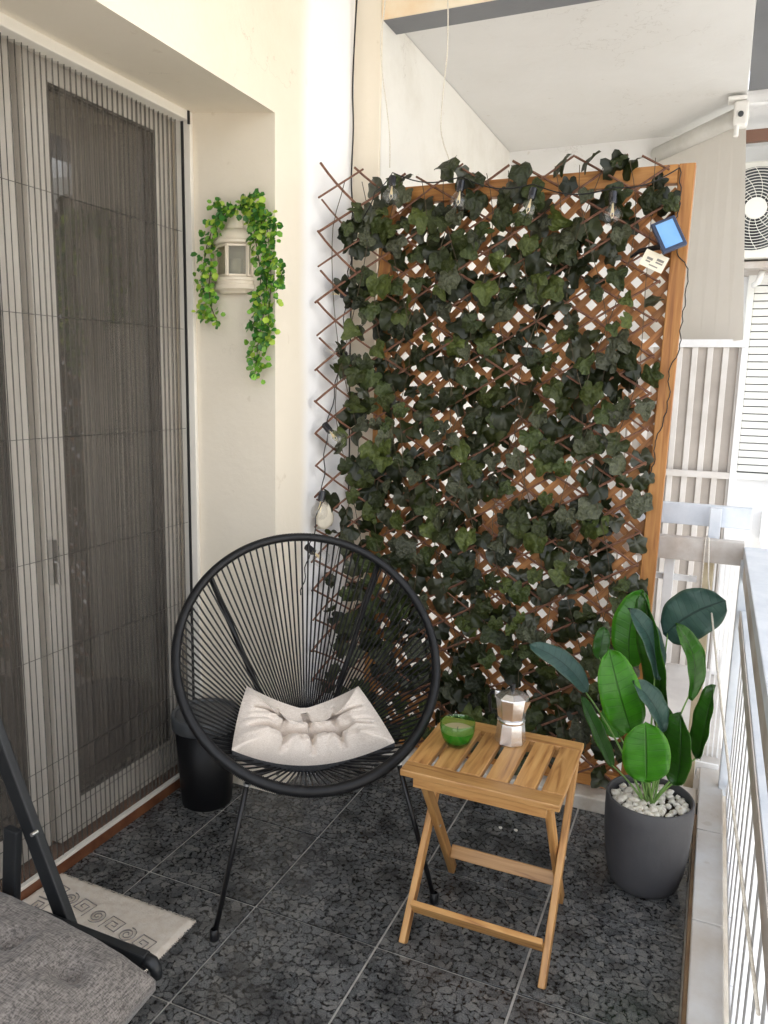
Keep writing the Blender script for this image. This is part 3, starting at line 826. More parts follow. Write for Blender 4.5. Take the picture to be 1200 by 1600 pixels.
MB().tube([(acx + .08, 5.62, 2.33), (acx + .06, 5.64, 2.26), (acx + .03, 5.66, 2.24)], .018, 8).build('pipe', M['mount'], ac, smooth=True)
sh = thing('roller_shutter', (.6, 5.85, 1), 'closed white roller shutter on the neighbouring facade below the air conditioner', 'shutter')
first = None
z = 1.02
while z < 2.26:
    if first is None:
        first = MB().box(.155, 1.1, -.008, .014, -.001, .043).build('slat', M['shutter'], sh, bevel=.005, Mw=Matrix.Translation((0, YN - .03, z)))
    else:
        copy_obj(first, Matrix.Translation((0, YN - .03, z)), sh)
    z += .050
MB().box(.112, .154, YN - .06, YN - .001, .98, 2.36).build('guide', M['shutter'], sh, bevel=.003)
MB().box(.154, 1.1, YN - .06, YN - .001, 2.27, 2.36).build('shutter_box', M['shutter'], sh, bevel=.003)
MB().box(.154, 1.1, YN - .012, YN - .001, .98, 2.27).build('shutter_back', M['acdark'], sh)
MB().box(.154, 1.1, YN - .05, YN - .001, .965, 1.01).build('shutter_foot', M['shutter'], sh)

# street, opposite house and a tree: they light the balcony and show in the door glass
struct(box('street', .25, 40, -30, 40, -7.2, -7.0, M['street']))
ob = thing('opposite_house', (9.5, 2, -7), 'pale apartment house across the street seen only as a reflection', 'building')
MB().box(9.5, 13, -9, 12, -7, 5.2).build('wall', M['ochre'], ob)
for jy in range(5):
    for jz in range(4):
        f = MB().box(9.46, 9.499, -8 + jy * 4, -6.6 + jy * 4, -5.4 + jz * 3, -3.5 + jz * 3).build('window', M['white_alu'], ob)
        MB().box(9.44, 9.459, -7.9 + jy * 4, -6.7 + jy * 4, -5.3 + jz * 3, -3.6 + jz * 3).build('pane', M['acdark'], f)
tr_ = thing('street_tree', (5.5, 5.2, -7), 'leafy street tree outside the railing seen only as a reflection', 'tree')
MB().tube([(5.5, 5.2, -7), (5.4, 5.3, -3), (5.5, 5.2, 1)], [.18, .13, .06], 10).build('trunk', M['bark'], tr_, smooth=True)
cw = MB()
for i in range(2600):
    d = Vector((random.gauss(0, 1), random.gauss(0, 1), random.gauss(0, 1))).normalized() * random.uniform(.3, 1) ** .5
    c = Vector((5.5 + d.x * 1.8, 5.2 + d.y * 2.2, .3 + d.z * 2.0))
    a, b2 = Vector((random.gauss(0, 1), random.gauss(0, 1), random.gauss(0, 1))).normalized() * .11, Vector((random.gauss(0, 1), random.gauss(0, 1), random.gauss(0, 1))).normalized() * .09
    k = len(cw.v); cw.v += [tuple(c - a), tuple(c + b2), tuple(c + a), tuple(c - b2)]; cw.face((k, k + 1, k + 2, k + 3))
cw.build('crown', M['tree'], tr_)

# ------------------------------------------------------------------ wooden trellis
YT = 2.87
tl = thing('wooden_trellis', (-.73, YT, .05), 'tall orange stained wooden trellis frame with diagonal slats standing on the sill', 'trellis')
PL0, PL1 = on(601, 300, 1, YT), on(575, 790, 1, YT)
xl_t, xl_b = -1.262, -1.300
xr_t, xr_b = -.135, -.170
ZT = 2.305
pw = .052
bar('post', (xr_t - pw / 2, YT, ZT), (xr_b - pw / 2, YT, .052), .052, .045, M['pine'], tl, up=(0, 1, 0), bevel=.003)
bar('post', (xl_t + pw / 2, YT, ZT), (xl_b + pw / 2, YT, .052), .052, .045, M['pine'], tl, up=(0, 1, 0), bevel=.003)
bar('rail', (xl_t + pw + .001, YT, ZT - .030), (xr_t - pw - .001, YT, ZT - .030), .060, .040, M['pine'], tl, up=(0, 1, 0), bevel=.003)
bar('rail', (xl_b + pw + .001, YT, .085), (xr_b - pw - .001, YT, .085), .060, .040, M['pine'], tl, up=(0, 1, 0), bevel=.003)
xa0, xa1, za0, za1 = -1.238, -.196, .112, 2.245
P_ = .0745


def clip45(c, sgn):
    """line z = sgn*x + c within the frame"""
    pts = []
    for x in (xa0, xa1):
        z = sgn * x + c
        if za0 <= z <= za1: pts.append((x, z))
    for z in (za0, za1):
        x = (z - c) / sgn
        if xa0 < x < xa1: pts.append((x, z))
    return pts[:2] if len(pts) >= 2 else None


for sgn, yy in ((1, YT + .004), (-1, YT + .013)):
    c = za0 - sgn * (xa0 if sgn < 0 else xa1)
    c = -2.5
    while c < 4:
        q = clip45(c + random.uniform(-.002, .002), sgn)
        if q and (Vector(q[0]) - Vector(q[1])).length > .05:
            (x0, z0), (x1, z1) = q
            bar('slat', (x0, yy, z0), (x1, yy, z1), .0235, .0075, M['lath'], tl, up=(0, 1, 0), bevel=0, ext=.012)
        c += P_

# ------------------------------------------------------------------ willow fence with ivy, bent round the corner on the left
iv = thing('ivy_willow_fence', (-.75, 2.79, .06), 'expanding brown willow fence covered in dark green artificial ivy tied to the wooden trellis', 'ivy fence')
# plan path: s measured from the corner; s<0 runs along the house wall towards the camera
XB = -1.26


def path(s, z=1.2):
    """s along the fence: s >= 0 in front of the trellis, s < 0 bent back against the house wall"""
    yf = 2.826
    if s >= 0:
        return Vector((XB + s, yf, z))
    a = -s
    L1 = .30 + .0 * z
    lean = (2.3 - z) * .030
    # swings towards the wall and the camera
    t = min(1, a / .34)
    x = XB - (.145) * (1 - (1 - t) ** 2) - max(0, a - .34) * .05
    y_ = yf - a * .80 * (t * .5 + .5) * (1 + lean * 2.2)
    return Vector((max(x, -1.422), y_, z))


SL, SR = -.29, 1.045
ZB, ZTT = .10, 2.36
dS, dZ = .0, .118
k1 = .60   # slope dz/ds
twmesh = 0
for sgn in (1, -1):
    c = -1.2
    while c < 3.6:
        pts = []
        nn = 30
        ang = k1 * sgn
        wob = random.uniform(0, 6); amp = random.uniform(.002, .006)
        s0 = SL + random.uniform(-.012, .012)
        # extend through the fence, cut at its edges
        for i in range(nn + 1):
            s_ = s0 + (SR - s0) * i / nn
            z_ = c + ang * (s_ - SL)
            if ZB - .04 <= z_ <= ZTT + (.0 if s_ > .0 else .02):
                p = path(s_, z_)
                p.y += (-.004 if sgn > 0 else .004) + amp * math.sin(s_ * 9 + wob) * .6
                p.z += amp * math.sin(s_ * 7 + wob)
                pts.append(p)
        if len(pts) > 2:
            MB().tube(pts, random.uniform(.0036, .0050), 5).build('twig', M['twig'], iv)
        c += .1225


def ivy_mesh(name, seed, m):
    rnd = random.Random(seed)
    n = 24
    prof = []
    for k in range(n):
        a = 2 * math.pi * k / n
        lob = .84 + .085 * math.cos(5 * (a)) + .05 * math.cos(2 * a + 1) + .05 * math.cos(a)
        d = abs(a - math.pi)
        if d < .35: lob *= .45 + .55 * d / .35          # notch at the stalk
        if a < .5 or a > 2 * math.pi - .5: lob *= 1.12    # long tip
        lob *= rnd.uniform(.93, 1.07)
        prof.append((a, lob))
    b = MB(); b.v.append((0, 0, 0))
    cx, cy, tw = rnd.uniform(.2, .9), rnd.uniform(-.2, .9), rnd.uniform(-.4, .4)
    sd = Vector((seed * 3.7, 0, 0))
    for f in (.34, .68, 1.0):
        for a, r in prof:
            x, y = r * f * math.cos(a), r * f * math.sin(a)
            z = -.13 * abs(math.cos(2.5 * a)) * f + .34 * abs(y) - cx * (x * x) * .6 - cy * y * y * .5 + tw * x * y
            z += .22 * noise.noise(Vector((x * 2.1, y * 2.1, 0)) + sd) + .10 * noise.noise(Vector((x * 5, y * 5, 3)) + sd)
            b.v.append((x, y, z))
    for k in range(n):
        j = (k + 1) % n
        b.face((0, 1 + k, 1 + j))
        for q_ in (0, 1): b.face((1 + q_ * n + k, 1 + (q_ + 1) * n + k, 1 + (q_ + 1) * n + j, 1 + q_ * n + j))
    return b.mesh(name, m, smooth=True)


ivy_meshes = []
for i in range(9):
    for mm_ in ('ivy', 'ivy', 'ivy_olive', 'ivy_grey'):
        ivy_meshes.append(ivy_mesh('ivy_leaf', i * 3 + 1, M[mm_]))


def leaf_frame(p, nrm, down, roll, size):
    zax = Vector(nrm).normalized()
    x = Vector(down) - zax * Vector(down).dot(zax); x.normalize()
    y = zax.cross(x)
    Rm = Matrix((x, y, zax)).transposed().to_4x4()
    return Matrix.Translation(p) @ Rm @ Matrix.Rotation(roll, 4, 'Z') @ Matrix.Scale(size, 4)


rnd = random.Random(21)
pts = []
tries = 0
while len(pts) < 720 and tries < 60000:
    tries += 1
    s_ = rnd.uniform(-.20, 1.06); z_ = rnd.uniform(.10, 2.275)
    # coverage: loose on the far left, open towards the right post, dense in the middle
    w = 1.0
    if s_ < .0: w = .75
    if s_ < -.12: w = .32
    if s_ > .93: w = .30 if z_ < 2.0 else .6
    hole = noise.noise(Vector((s_ * 3.1, z_ * 3.1, 4.2)))
    if hole > .16: w *= .50
    if (s_ - 1.04) ** 2 + (z_ - 2.05) ** 2 < .115 ** 2: continue
    if rnd.random() > w: continue
    if any((s_ - a) ** 2 + (z_ - b) ** 2 < .029 ** 2 for a, b, _ in pts[-640:]): continue
    pts.append((s_, z_, rnd.random()))
for k in range(13):      # leaves poking over the top rail
    pts.append((rnd.uniform(-.02, 1.0), rnd.uniform(2.30, 2.36), rnd.random()))
rest = MB(); leaves = []
for (s_, z_, q) in pts:
    p = path(s_, z_)
    tang = (path(s_ + .02, z_) - path(s_ - .02, z_)).normalized()
    nr = Vector((tang.y, -tang.x, 0)).normalized()
    if nr.y > 0 or (s_ < 0 and nr.x < 0): nr = -nr
    out = rnd.uniform(-.018, .036)
    nd = (nr * 1.25 + Vector((rnd.gauss(0, .5), rnd.gauss(0, .25), rnd.gauss(.30, .48))))
    size = rnd.uniform(.030, .058)
    if z_ > 2.29: nd = Vector((rnd.gauss(0, .8), -1, rnd.gauss(.3, .6)))
    dn = Vector((rnd.gauss(0, .55), rnd.gauss(-.2, .3), -1.0))
    if z_ > 2.29 and rnd.random() < .6: dn = Vector((rnd.gauss(0, .6), -.2, .8))
    pos = p + nr * out
    if pos.x < -1.415: pos.x = -1.415
    leaves.append((leaf_frame(pos, nd, dn, rnd.uniform(-.5, .5), size), out))
leaves.sort(key=lambda t: -t[1])
for i, (Mx, out) in enumerate(leaves):
    me = rnd.choice(ivy_meshes)
    if i < 300:
        o = bpy.data.objects.new('leaf', me); put(o, Mx, iv)
    else:
        b = len(rest.v); mi = {'ivy_leaf': 0, 'ivy_leaf_olive': 1, 'ivy_leaf_grey': 2}[me.materials[0].name]
        rest.v += [tuple(Mx @ v.co) for v in me.vertices]
        for pl_ in me.polygons: rest.face([b + i2 for i2 in pl_.vertices], mi)
o = rest.build('leaves', [M['ivy'], M['ivy_olive'], M['ivy_grey']], iv, smooth=True)
o['kind'] = 'stuff'
# vine stalks weaving through the leaves
vs = MB()
for k in range(15):
    s_ = -.15 + 1.15 * k / 14; z_ = 2.32
    pp = []
    while z_ > .2:
        p = path(s_, z_); p.y -= .012 + .01 * math.sin(z_ * 13 + k)
        pp.append(p); z_ -= .06; s_ += .02 * math.sin(z_ * 5 + k * 2.1)
        s_ = max(-.2, min(1.0, s_))
    vs.tube(pp, .0016, 4)
vs.build('vine_stalks', M['stem'], iv)['kind'] = 'stuff'

# ------------------------------------------------------------------ string lights
sl = thing('string_lights', (-.8, 2.78, 2.3), 'black string of clear glass bulbs hung over the top and left edge of the ivy', 'string lights')
YB = 2.775


def bulb(pos, axis, sc=1.0):
    """globe bulb; axis points from socket to globe"""
    z = Vector(axis).normalized(); x = z.orthogonal().normalized(); y = z.cross(x)
    Mx = Matrix.Translation(Vector(pos)) @ Matrix((x, y, z)).transposed().to_4x4() @ Matrix.Scale(sc, 4)
    b = MB().lathe([(.012, .018), (.013, .026), (.020, .034), (.028, .046), (.0305, .058), (.028, .071), (.019, .081), (.007, .086), (.001, .087)], 20, cap0=False)
    bo = b.build('bulb', M['clear'], sl, smooth=True, Mw=Mx)
    MB().lathe([(.009, -.018), (.0125, -.015), (.0125, .012), (.0115, .020)], 14, cap0=True, cap1=True).build('socket', M['bluesock'], bo, smooth=False, Mw=Mx)
    fi = MB().tube([(.0, 0, .02), (.004, 0, .04), (.005, .002, .055), (0, .003, .066), (-.005, .001, .055), (-.004, 0, .04), (0, 0, .021)], .0011, 5)
    fi.tube([(0, 0, .02), (0, 0, .048)], .003, 6)
    fi.build('filament', M['filament'], bo, Mw=Mx)
    return bo


tops = [((613, 283), (.05, -.25, -1)), ((720, 290), (-.05, -.2, -1)), ((832, 302), (-.15, -.25, -1)), ((958, 308), (.05, -.15, -1))]
tp = []
for (px, py), ax in tops:
    p = on(px, py, 1, YB); tp.append(p); bulb(p, ax, 1.08)
lefts = [((541, 461), (-1, -.1, .1)), ((535, 553), (-.3, -1, .1)), ((511, 668), (.75, -.2, -.7)), ((503, 775), (.0, -.35, -1)), ((484, 858), (.9, -.2, -.45))]
lp = []
for (px, py), ax in lefts:
    p = on(px, py, 0, -1.375); lp.append(p); bulb(p, ax, 1.1)
cb = []
ptsC = [on(1062, 262, 1, YB + .02), tp[3] + Vector((0, 0, .03)), tp[2] + Vector((0, 0, .03)), tp[1] + Vector((0, 0, .03)), tp[0] + Vector((0, 0, .03)),
        on(585, 300, 1, 2.74), on(548, 400, 0, -1.375)] + [p for p in lp] + [on(470, 930, 0, -1.375)]
for a, b in zip(ptsC[:-1], ptsC[1:]):
    for i in range(10):
        t = i / 10
        p = a.lerp(b, t); sag = (a - b).length * .10
        if abs(a.z - b.z) < .15: p.z -= sag * math.sin(math.pi * t)
        else: p.x += .006 * math.sin(t * 12)
        cb.append(p)
cb.append(ptsC[-1])
MB().tube(cb, .0022, 6).build('cable', M['plastic'], sl, smooth=True)
# lead twisting down the right post
ld = []
prev = None
for (px, py) in ((1062, 262), (1064, 300), (1060, 330), (1052, 350), (1058, 395), (1075, 420), (1071, 470), (1064, 510), (1062, 545), (1045, 580), (1046, 620), (1036, 660), (1024, 690), (1022, 725), (1010, 750), (1008, 765)):
    p = on(px, py, 1, YT - .030); 
    if prev:
        for i in range(1, 5):
            t = i / 5; q = prev.lerp(p, t); q.x += .0035 * math.sin(len(ld) * 1.7); ld.append(q)
    ld.append(p); prev = p
MB().tube(ld, .0020, 5).build('lead', M['plastic'], sl, smooth=True)

# solar panel
sp = thing('solar_panel', on(1045, 367, 1, 2.77), 'small blue solar panel on a black spike clipped at the top right of the ivy', 'solar panel')
ctr = on(1045, 366, 1, 2.765)
u = Vector((.40, .0, -.92)).normalized()      # long side
nrm = Vector((.12, -.93, .30)).normalized()
u = (u - nrm * u.dot(nrm)).normalized(); v_ = nrm.cross(u)
Rm = Matrix.Translation(ctr) @ Matrix((u, v_, nrm)).transposed().to_4x4()
MB().box(-.056, .056, -.040, .040, -.012, .004).build('casing', M['panelrim'], sp, bevel=.004, Mw=Rm)
MB().box(-.044, .044, -.028, .028, .0045, .0060).build('cells', M['panelblue'], sp, Mw=Rm)
MB().tube([ctr - nrm * .012, ctr - nrm * .04 + Vector((-.02, 0, -.02)), on(1000, 392, 1, 2.81), on(985, 402, 1, 2.82)], [.012, .010, .008, .004], 10).build('spike', M['plastic'], sp, smooth=True)
tg = on(1022, 408, 1, 2.775)
u2 = Vector((.86, .05, -.40)).normalized(); n2 = Vector((.0, -1, .15)); n2 = (n2 - u2 * n2.dot(u2)).normalized(); v2 = n2.cross(u2)
Rt = Matrix.Translation(tg) @ Matrix((u2, v2, n2)).transposed().to_4x4()
pt_ = MB().box(-.040, .040, -.027, .027, -.0004, .0004).build('paper_tag', M['paper'], sp, Mw=Rt)
for (x0, x1, y0, y1) in ((-.026, -.006, -.002, .006), (-.026, -.010, -.010, -.005), (.006, .030, .004, .012), (.006, .030, -.004, .001), (-.01, .02, -.018, -.014)):
    MB().box(x0, x1, y0, y1, .0005, .0007).build('print', M['ink'], pt_, Mw=Rt)
MB().tube([tg + u2 * -.03 + n2 * .001, on(1010, 425, 1, 2.79), on(1000, 430, 1, 2.80)], .001, 5).build('tag_string', M['rope'], sp)

# ------------------------------------------------------------------ loose cables on the wall
def cable(name, pxs, axis, val, r, m, label):
    P2 = [on(a, b, axis, val) for a, b in pxs]
    out = []
    for i in range(len(P2) - 1):
        for k in range(6):
            t = k / 6
            p0 = P2[max(i - 1, 0)]; p1 = P2[i]; p2 = P2[i + 1]; p3 = P2[min(i + 2, len(P2) - 1)]
            out.append(.5 * ((2 * p1) + (p2 - p0) * t + (2 * p0 - 5 * p1 + 4 * p2 - p3) * t * t + (3 * p1 - p0 - 3 * p2 + p3) * t ** 3))
    out.append(P2[-1])
    o = MB().tube(out, r, 6).build(name, m, smooth=True)
    return tag(o, label, 'cable')


cable('cable', [(559, -25), (554, 60), (551, 140), (552, 200), (549, 280), (551, 330), (550, 400), (548, 500), (546, 620), (546, 700), (544, 786)], 1, 2.93, .0035, M['plastic'],
      'black cable running down the wall corner left of the trellis')
cable('cable', [(603, -20), (600, 20), (595, 60), (597, 110), (604, 165), (609, 215), (609, 262)], 1, 2.935, .0026, M['rope'],
      'thin white wire dropping from the beam behind the left trellis corner')
cable('cable', [(699, -20), (700, 20), (699, 80), (694, 130), (689, 190), (692, 220), (702, 250), (707, 272)], 1, 2.94, .0026, M['rope'],
      'pale wire hanging free from the peeling beam right of the other one')
# cloth pouch hanging on the wall at the left of the ivy
po = MB()
c = on(503, 803, 0, -1.405)
n = 18
for i in range(9):
    v = i / 8
    rr = .004 + .060 * math.sin(min(1, v * 1.15) * math.pi * .62) * (1 if v < .9 else .86)
    for k in range(n):
        a = 2 * math.pi * k / n
        w = 1 + .13 * math.sin(5 * a + v * 2) * (1 - v * .4) + .06 * math.sin(9 * a + 1)
        po.v.append((c.x + rr * .35 * math.cos(a) * w + .012, c.y + rr * math.sin(a) * w, c.z + .055 - v * .105 + .006 * math.sin(3 * a)))
for i in range(8):
    for k in range(n):
        po.face((i * n + k, i * n + (k + 1) % n, (i + 1) * n + (k + 1) % n, (i + 1) * n + k))
po.face([8 * n + k for k in range(n)]); po.face([k for k in range(n)][::-1])
tag(po.build('cloth_pouch', M['pouch'], smooth=True), 'cream crumpled cloth pouch hanging at the lower left edge of the ivy', 'pouch')

# ------------------------------------------------------------------ wall lantern and its garland
la = thing('wall_lantern', (-1.60, YJ, 1.88), 'cream half round wall lantern with small glass panes beside the door', 'wall lantern')
lc = Vector((-1.598, YJ - .004, 0))


def half(name, prof, m, parent, smooth=True, n=14, sq=.62):
    b = MB()
    for r, z in prof:
        for k in range(n + 1):
            a = math.pi + math.pi * k / n
            b.v.append((lc.x + r * math.cos(a), lc.y + r * sq * math.sin(a), z))
    L_ = n + 1
    for i in range(len(prof) - 1):
        for k in range(n):
            b.face((i * L_ + k, i * L_ + k + 1, (i + 1) * L_ + k + 1, (i + 1) * L_ + k))
    b.face([k for k in range(L_)][::-1]); b.face([(len(prof) - 1) * L_ + k for k in range(L_)])
    b.face([i * L_ for i in range(len(prof))] + [i * L_ + n for i in range(len(prof) - 1, -1, -1)])
    o = b.build(name, m, parent, smooth=smooth)
    e = o.modifiers.new('e', 'EDGE_SPLIT'); e.split_angle = R_(35)
    return o


half('base', [(.055, 1.868), (.066, 1.878), (.080, 1.882), (.082, 1.896), (.076, 1.899), (.076, 1.908), (.081, 1.911), (.081, 1.920), (.070, 1.924)], M['lamp'], la)
half('roof', [(.072, 2.032), (.083, 2.036), (.083, 2.044), (.077, 2.048), (.074, 2.058), (.066, 2.070), (.052, 2.080), (.036, 2.086)], M['lamp'], la)
half('chimney', [(.033, 2.087), (.036, 2.092), (.034, 2.100), (.031, 2.128), (.036, 2.132), (.030, 2.140), (.012, 2.150)], M['lamp'], la)
half('candle_tube', [(.03, 1.925), (.03, 1.985)], M['pouch'], la)
pr = [(-.070, 0), (-.064, -.016), (0, -.046), (.064, -.016), (.070, 0)]
for k, (x, y_) in enumerate(pr):
    MB().box(lc.x + x - .005, lc.x + x + .005, lc.y + y_ - .005, min(lc.y + y_ + .005, YJ - .001), 1.9245, 2.0315).build('glazing_bar', M['lamp'], la, bevel=.001)
for k in range(4):
    (x0, y0), (x1, y1) = pr[k], pr[k + 1]
    a = Vector((lc.x + x0, lc.y + y0, 0)); b = Vector((lc.x + x1, lc.y + y1, 0)); d = (b - a).normalized()
    a += d * .006; b -= d * .006
    q = MB(); q.v = [(a.x, a.y, 1.930), (b.x, b.y, 1.930), (b.x, b.y, 2.028), (a.x, a.y, 2.028)]; q.face((0, 1, 2, 3))
    o = q.build('pane', M['lampglass'], la); so = o.modifiers.new('s', 'SOLIDIFY'); so.thickness = .0015
    for zz in (1.9255, 2.0255):
        bar('glazing_rail', (a.x, a.y, zz + .002), (b.x, b.y, zz + .002), .006, .007, M['lamp'], la, bevel=0)

ga = thing('leaf_garland', (-1.6, YJ - .05, 2.15), 'bright green artificial leaf garland draped over the cream wall lantern', 'garland')
yg = YJ - .055
gpts = lambda L_: [on(a, b, 1, yg) for a, b in L_]
strands = [
    (gpts([(382, 318), (365, 325), (345, 335), (333, 355), (323, 385), (318, 415), (316, 445), (322, 470), (318, 492), (332, 498)]), .018, 95),
    (gpts([(382, 320), (352, 332), (338, 350), (330, 380), (330, 420), (326, 450), (330, 480), (340, 505)]), .014, 60),
    (gpts([(388, 318), (398, 325), (408, 345), (415, 380), (418, 420), (416, 455), (412, 490), (404, 530), (401, 560), (398, 590)]), .020, 170),
    (gpts([(392, 318), (410, 330), (418, 360), (422, 400), (424, 440), (421, 480), (418, 520), (414, 535)]), .016, 120),
    (gpts([(390, 325), (395, 350), (402, 390), (408, 430), (404, 470), (398, 500), (393, 515)]), .012, 60),
    (gpts([(420, 340), (430, 350), (432, 360)]), .006, 8), (gpts([(424, 400), (436, 415), (441, 425), (438, 440)]), .006, 12),
    (gpts([(388, 320), (390, 308), (396, 302), (402, 306)]), .008, 16), (gpts([(350, 330), (338, 316), (332, 322)]), .008, 14),
]


def small_leaf(m):
    b = MB()
    b.v = [(0, 0, 0), (.35, .42, .10), (.35, 0, -.02), (.35, -.42, .10), (.8, .40, .06), (.8, 0, -.02), (.8, -.40, .06), (1.05, 0, -.1)]
    for f in ((0, 2, 1), (0, 3, 2), (1, 2, 5, 4), (2, 3, 6, 5), (4, 5, 7), (5, 6, 7)): b.face(f)
    return b.mesh('garland_leaf', m, smooth=True)


gm = [small_leaf(M['gar1']), small_leaf(M['gar1']), small_leaf(M['gar2']), small_leaf(M['gar2']), small_leaf(M['gar3'])]
gl = []
stm = MB()
for P2, spread, cnt in strands:
    stm.tube(P2, .0016, 4)
    cnt = int(cnt * 1.5); spread *= 1.2
    for i in range(cnt):
        t = (i + rnd.random()) / cnt * (len(P2) - 1); k = min(int(t), len(P2) - 2)
        p = P2[k].lerp(P2[k + 1], t - k)
        fade = 1 - .35 * (i / cnt)
        off = Vector((rnd.gauss(0, spread * .8), rnd.gauss(0, spread * .45), rnd.gauss(0, spread * .4))) * fade
        pos = p + off
        if pos.y > YJ - .006: pos.y = YJ - .006 - rnd.random() * .02
        if pos.x > XW - .0 : pos.y -= .0
        d = (off + Vector((0, -.012, -.006)) + Vector((rnd.gauss(0, .012), rnd.gauss(0, .012), rnd.gauss(0, .012)))).normalized()
        if d.y > .2: d.y *= -1
        nn = Vector((rnd.gauss(0, .6), -1, rnd.gauss(.5, .6)))
        gl.append((leaf_frame(pos, nn, d, 0, rnd.uniform(.016, .027)), rnd.choice(gm)))
stm.build('stalks', M['stem'], ga)['kind'] = 'stuff'
gl.sort(key=lambda t: t[0].translation.y)
rest = MB()
for i, (Mx, me) in enumerate(gl):
    if i < 298:
        put(bpy.data.objects.new('leaf', me), Mx, ga)
    else:
        b = len(rest.v); mi = {'garland_leaf': 0, 'garland_leaf_dark': 1, 'garland_leaf_lime': 2}[me.materials[0].name]
        rest.v += [tuple(Mx @ v.co) for v in me.vertices]
        for pl_ in me.polygons: rest.face([b + i2 for i2 in pl_.vertices], mi)
rest.build('leaves', [M['gar1'], M['gar2'], M['gar3']], ga, smooth=True)['kind'] = 'stuff'

# ------------------------------------------------------------------ string chair
CC = Vector((-1.080, 1.985, .744)); YAW, TILT = .74, .93
ca, cb_ = .403, .399
U = Vector((math.cos(YAW), math.sin(YAW), 0)); BK = Vector((-math.sin(YAW), math.cos(YAW), 0))
Wv = (BK * math.cos(TILT) + Vector((0, 0, 1)) * math.sin(TILT)).normalized()
NV = U.cross(Wv).normalized()      # points out of the bowl towards the sitter
if NV.dot(EYE - CC) < 0: NV = -NV


def ringp(th, k=1.0, lift=0.0):
    return CC + U * (ca * k * math.cos(th)) + Wv * (cb_ * k * math.sin(th)) + NV * lift


ch = thing('string_chair', (-1.0, 1.95, 0), 'round black string lounge chair on thin steel legs in front of the ivy', 'chair')
nring = 1040
rpts = [ringp(2 * math.pi * i / nring) for i in range(nring)]
rads = [(.0150 if i % 2 else .0126) for i in range(nring)]
# wider wrap at the front of the seat
rads = [r * (.98 + .26 * max(0, -math.sin(2 * math.pi * i / nring))) for i, r in enumerate(rads)]
MB().tube(rpts, rads, 9, closed=True).build('rim', M['cord'], ch, smooth=True)
# focal ring low in the bowl
FO = CC - Wv * .245 - NV * .275
frd = .028
nst = 112
focal = lambda th: FO + U * (frd * 1.3 * math.cos(th)) + Wv * (frd * math.sin(th))
MB().tube([focal(2 * math.pi * i / 24) for i in range(24)], .004, 8, closed=True).build('centre_ring', M['steel_blk'], ch, smooth=True)
for i in range(nst):
    th = 2 * math.pi * i / nst
    a = ringp(th, .985, -.004); b = focal(th)
    for dth in (0.0,):
        mid = a.lerp(b, .5) - NV * .004
        MB().tube([a, mid, b], .0030, 5).build('string', M['cord'], ch)


def rod(pts, r=.0075, name='leg'):
    return MB().tube(pts, r, 10).build(name, M['steel_blk'], ch, smooth=True)


fl = Vector((-1.185, 1.613, .0)); fr_ = Vector((-.672, 2.028, .0))
tl_ = on(372, 1212, 2, .40); tr2 = on(626, 1214, 2, .40)
tl_ = ringp(math.radians(236), 1.0, -.02); tr2 = ringp(math.radians(303), 1.0, -.02)
for ft, top in ((fl, tl_), (fr_, tr2)):
    lg = rod([top + (top - ft).normalized() * .0, ft + Vector((0, 0, .012))], .0078)
    MB().lathe([(.012, 0), (.014, .004), (.0135, .03), (.0095, .034)], 14, ft).build('foot_cap', M['plastic'], lg, smooth=True)
    m_ = ft.lerp(top, .955); m2_ = ft.lerp(top, .968)
    MB().tube([m_, m2_], .0105, 12).build('collar', M['rivet'], lg)
# back supports run from the rim behind the strings down to the seat frame and on to rear feet
for th, sx in ((135, -1), (47, 1)):
    top = ringp(math.radians(th), .985, -.012)
    low = FO + U * (.05 * sx) - NV * .03
    rod([top, top.lerp(low, .5) - NV * .012, low], .0088, 'back_support')
    rear = on(430 if sx < 0 else 575, 1215, 2, 0.012)
    lg = rod([low, low.lerp(rear, .5) + Vector((0, 0, .01)), rear], .0078)
    MB().lathe([(.012, -.012), (.014, -.008), (.0135, .018), (.0095, .022)], 14, rear).build('foot_cap', M['plastic'], lg, smooth=True)
for ft, top, sx in ((fl, tl_, -1), (fr_, tr2, 1)):
    rod([top, top.lerp(FO, .6) - NV * .05, FO + U * (.05 * sx) - NV * .03], .0075, 'seat_support')

# cushion: two halves dipping to the middle, tufted
cz = .0
cpix = {'BL': (362, 1172), 'BR': (617, 1160), 'TL': (386, 1072), 'TR': (560, 1072), 'BM': (488, 1196), 'TM': (474, 1108), 'CM': (478, 1142),
        'ML': (372, 1118), 'MR': (590, 1115)}
IAX = AX.transposed()


def on_bowl(px, py, lift):
    """where the ray through a photo point meets the string bowl"""
    best = None
    for a_ in range(0, 360, 3):
        for k_ in range(0, 24):
            p = ringp(math.radians(a_), .985).lerp(focal(math.radians(a_)), k_ / 23) + NV * lift
            c3 = IAX @ (p - EYE)
            d2 = (600 - c3.x / c3.z * 1200 - px) ** 2 + (800 + c3.y / c3.z * 1200 - py) ** 2
            if best is None or d2 < best[0]: best = (d2, p)
    p = best[1]
    return EYE + ray(px, py).normalized() * (p - EYE).length


CP = {k: on_bowl(a[0], a[1], {'BM': .05, 'CM': .035, 'TM': .03}.get(k, .018)) for k, a in cpix.items()}


def quad3(a, b, c, t):
    """parabola through a (t=0), b (t=.5), c (t=1)"""
    return a * (2 * (t - .5) * (t - 1)) + b * (-4 * t * (t - 1)) + c * (2 * t * (t - .5))


def vee(a, b, c, t):
    q_ = quad3(a, b, c, t); k_ = (abs(t - .5) ** 2 + .0016) ** .5 * 2
    l_ = b.lerp(a if t < .5 else c, min(1, k_))
    return q_.lerp(l_, .65)


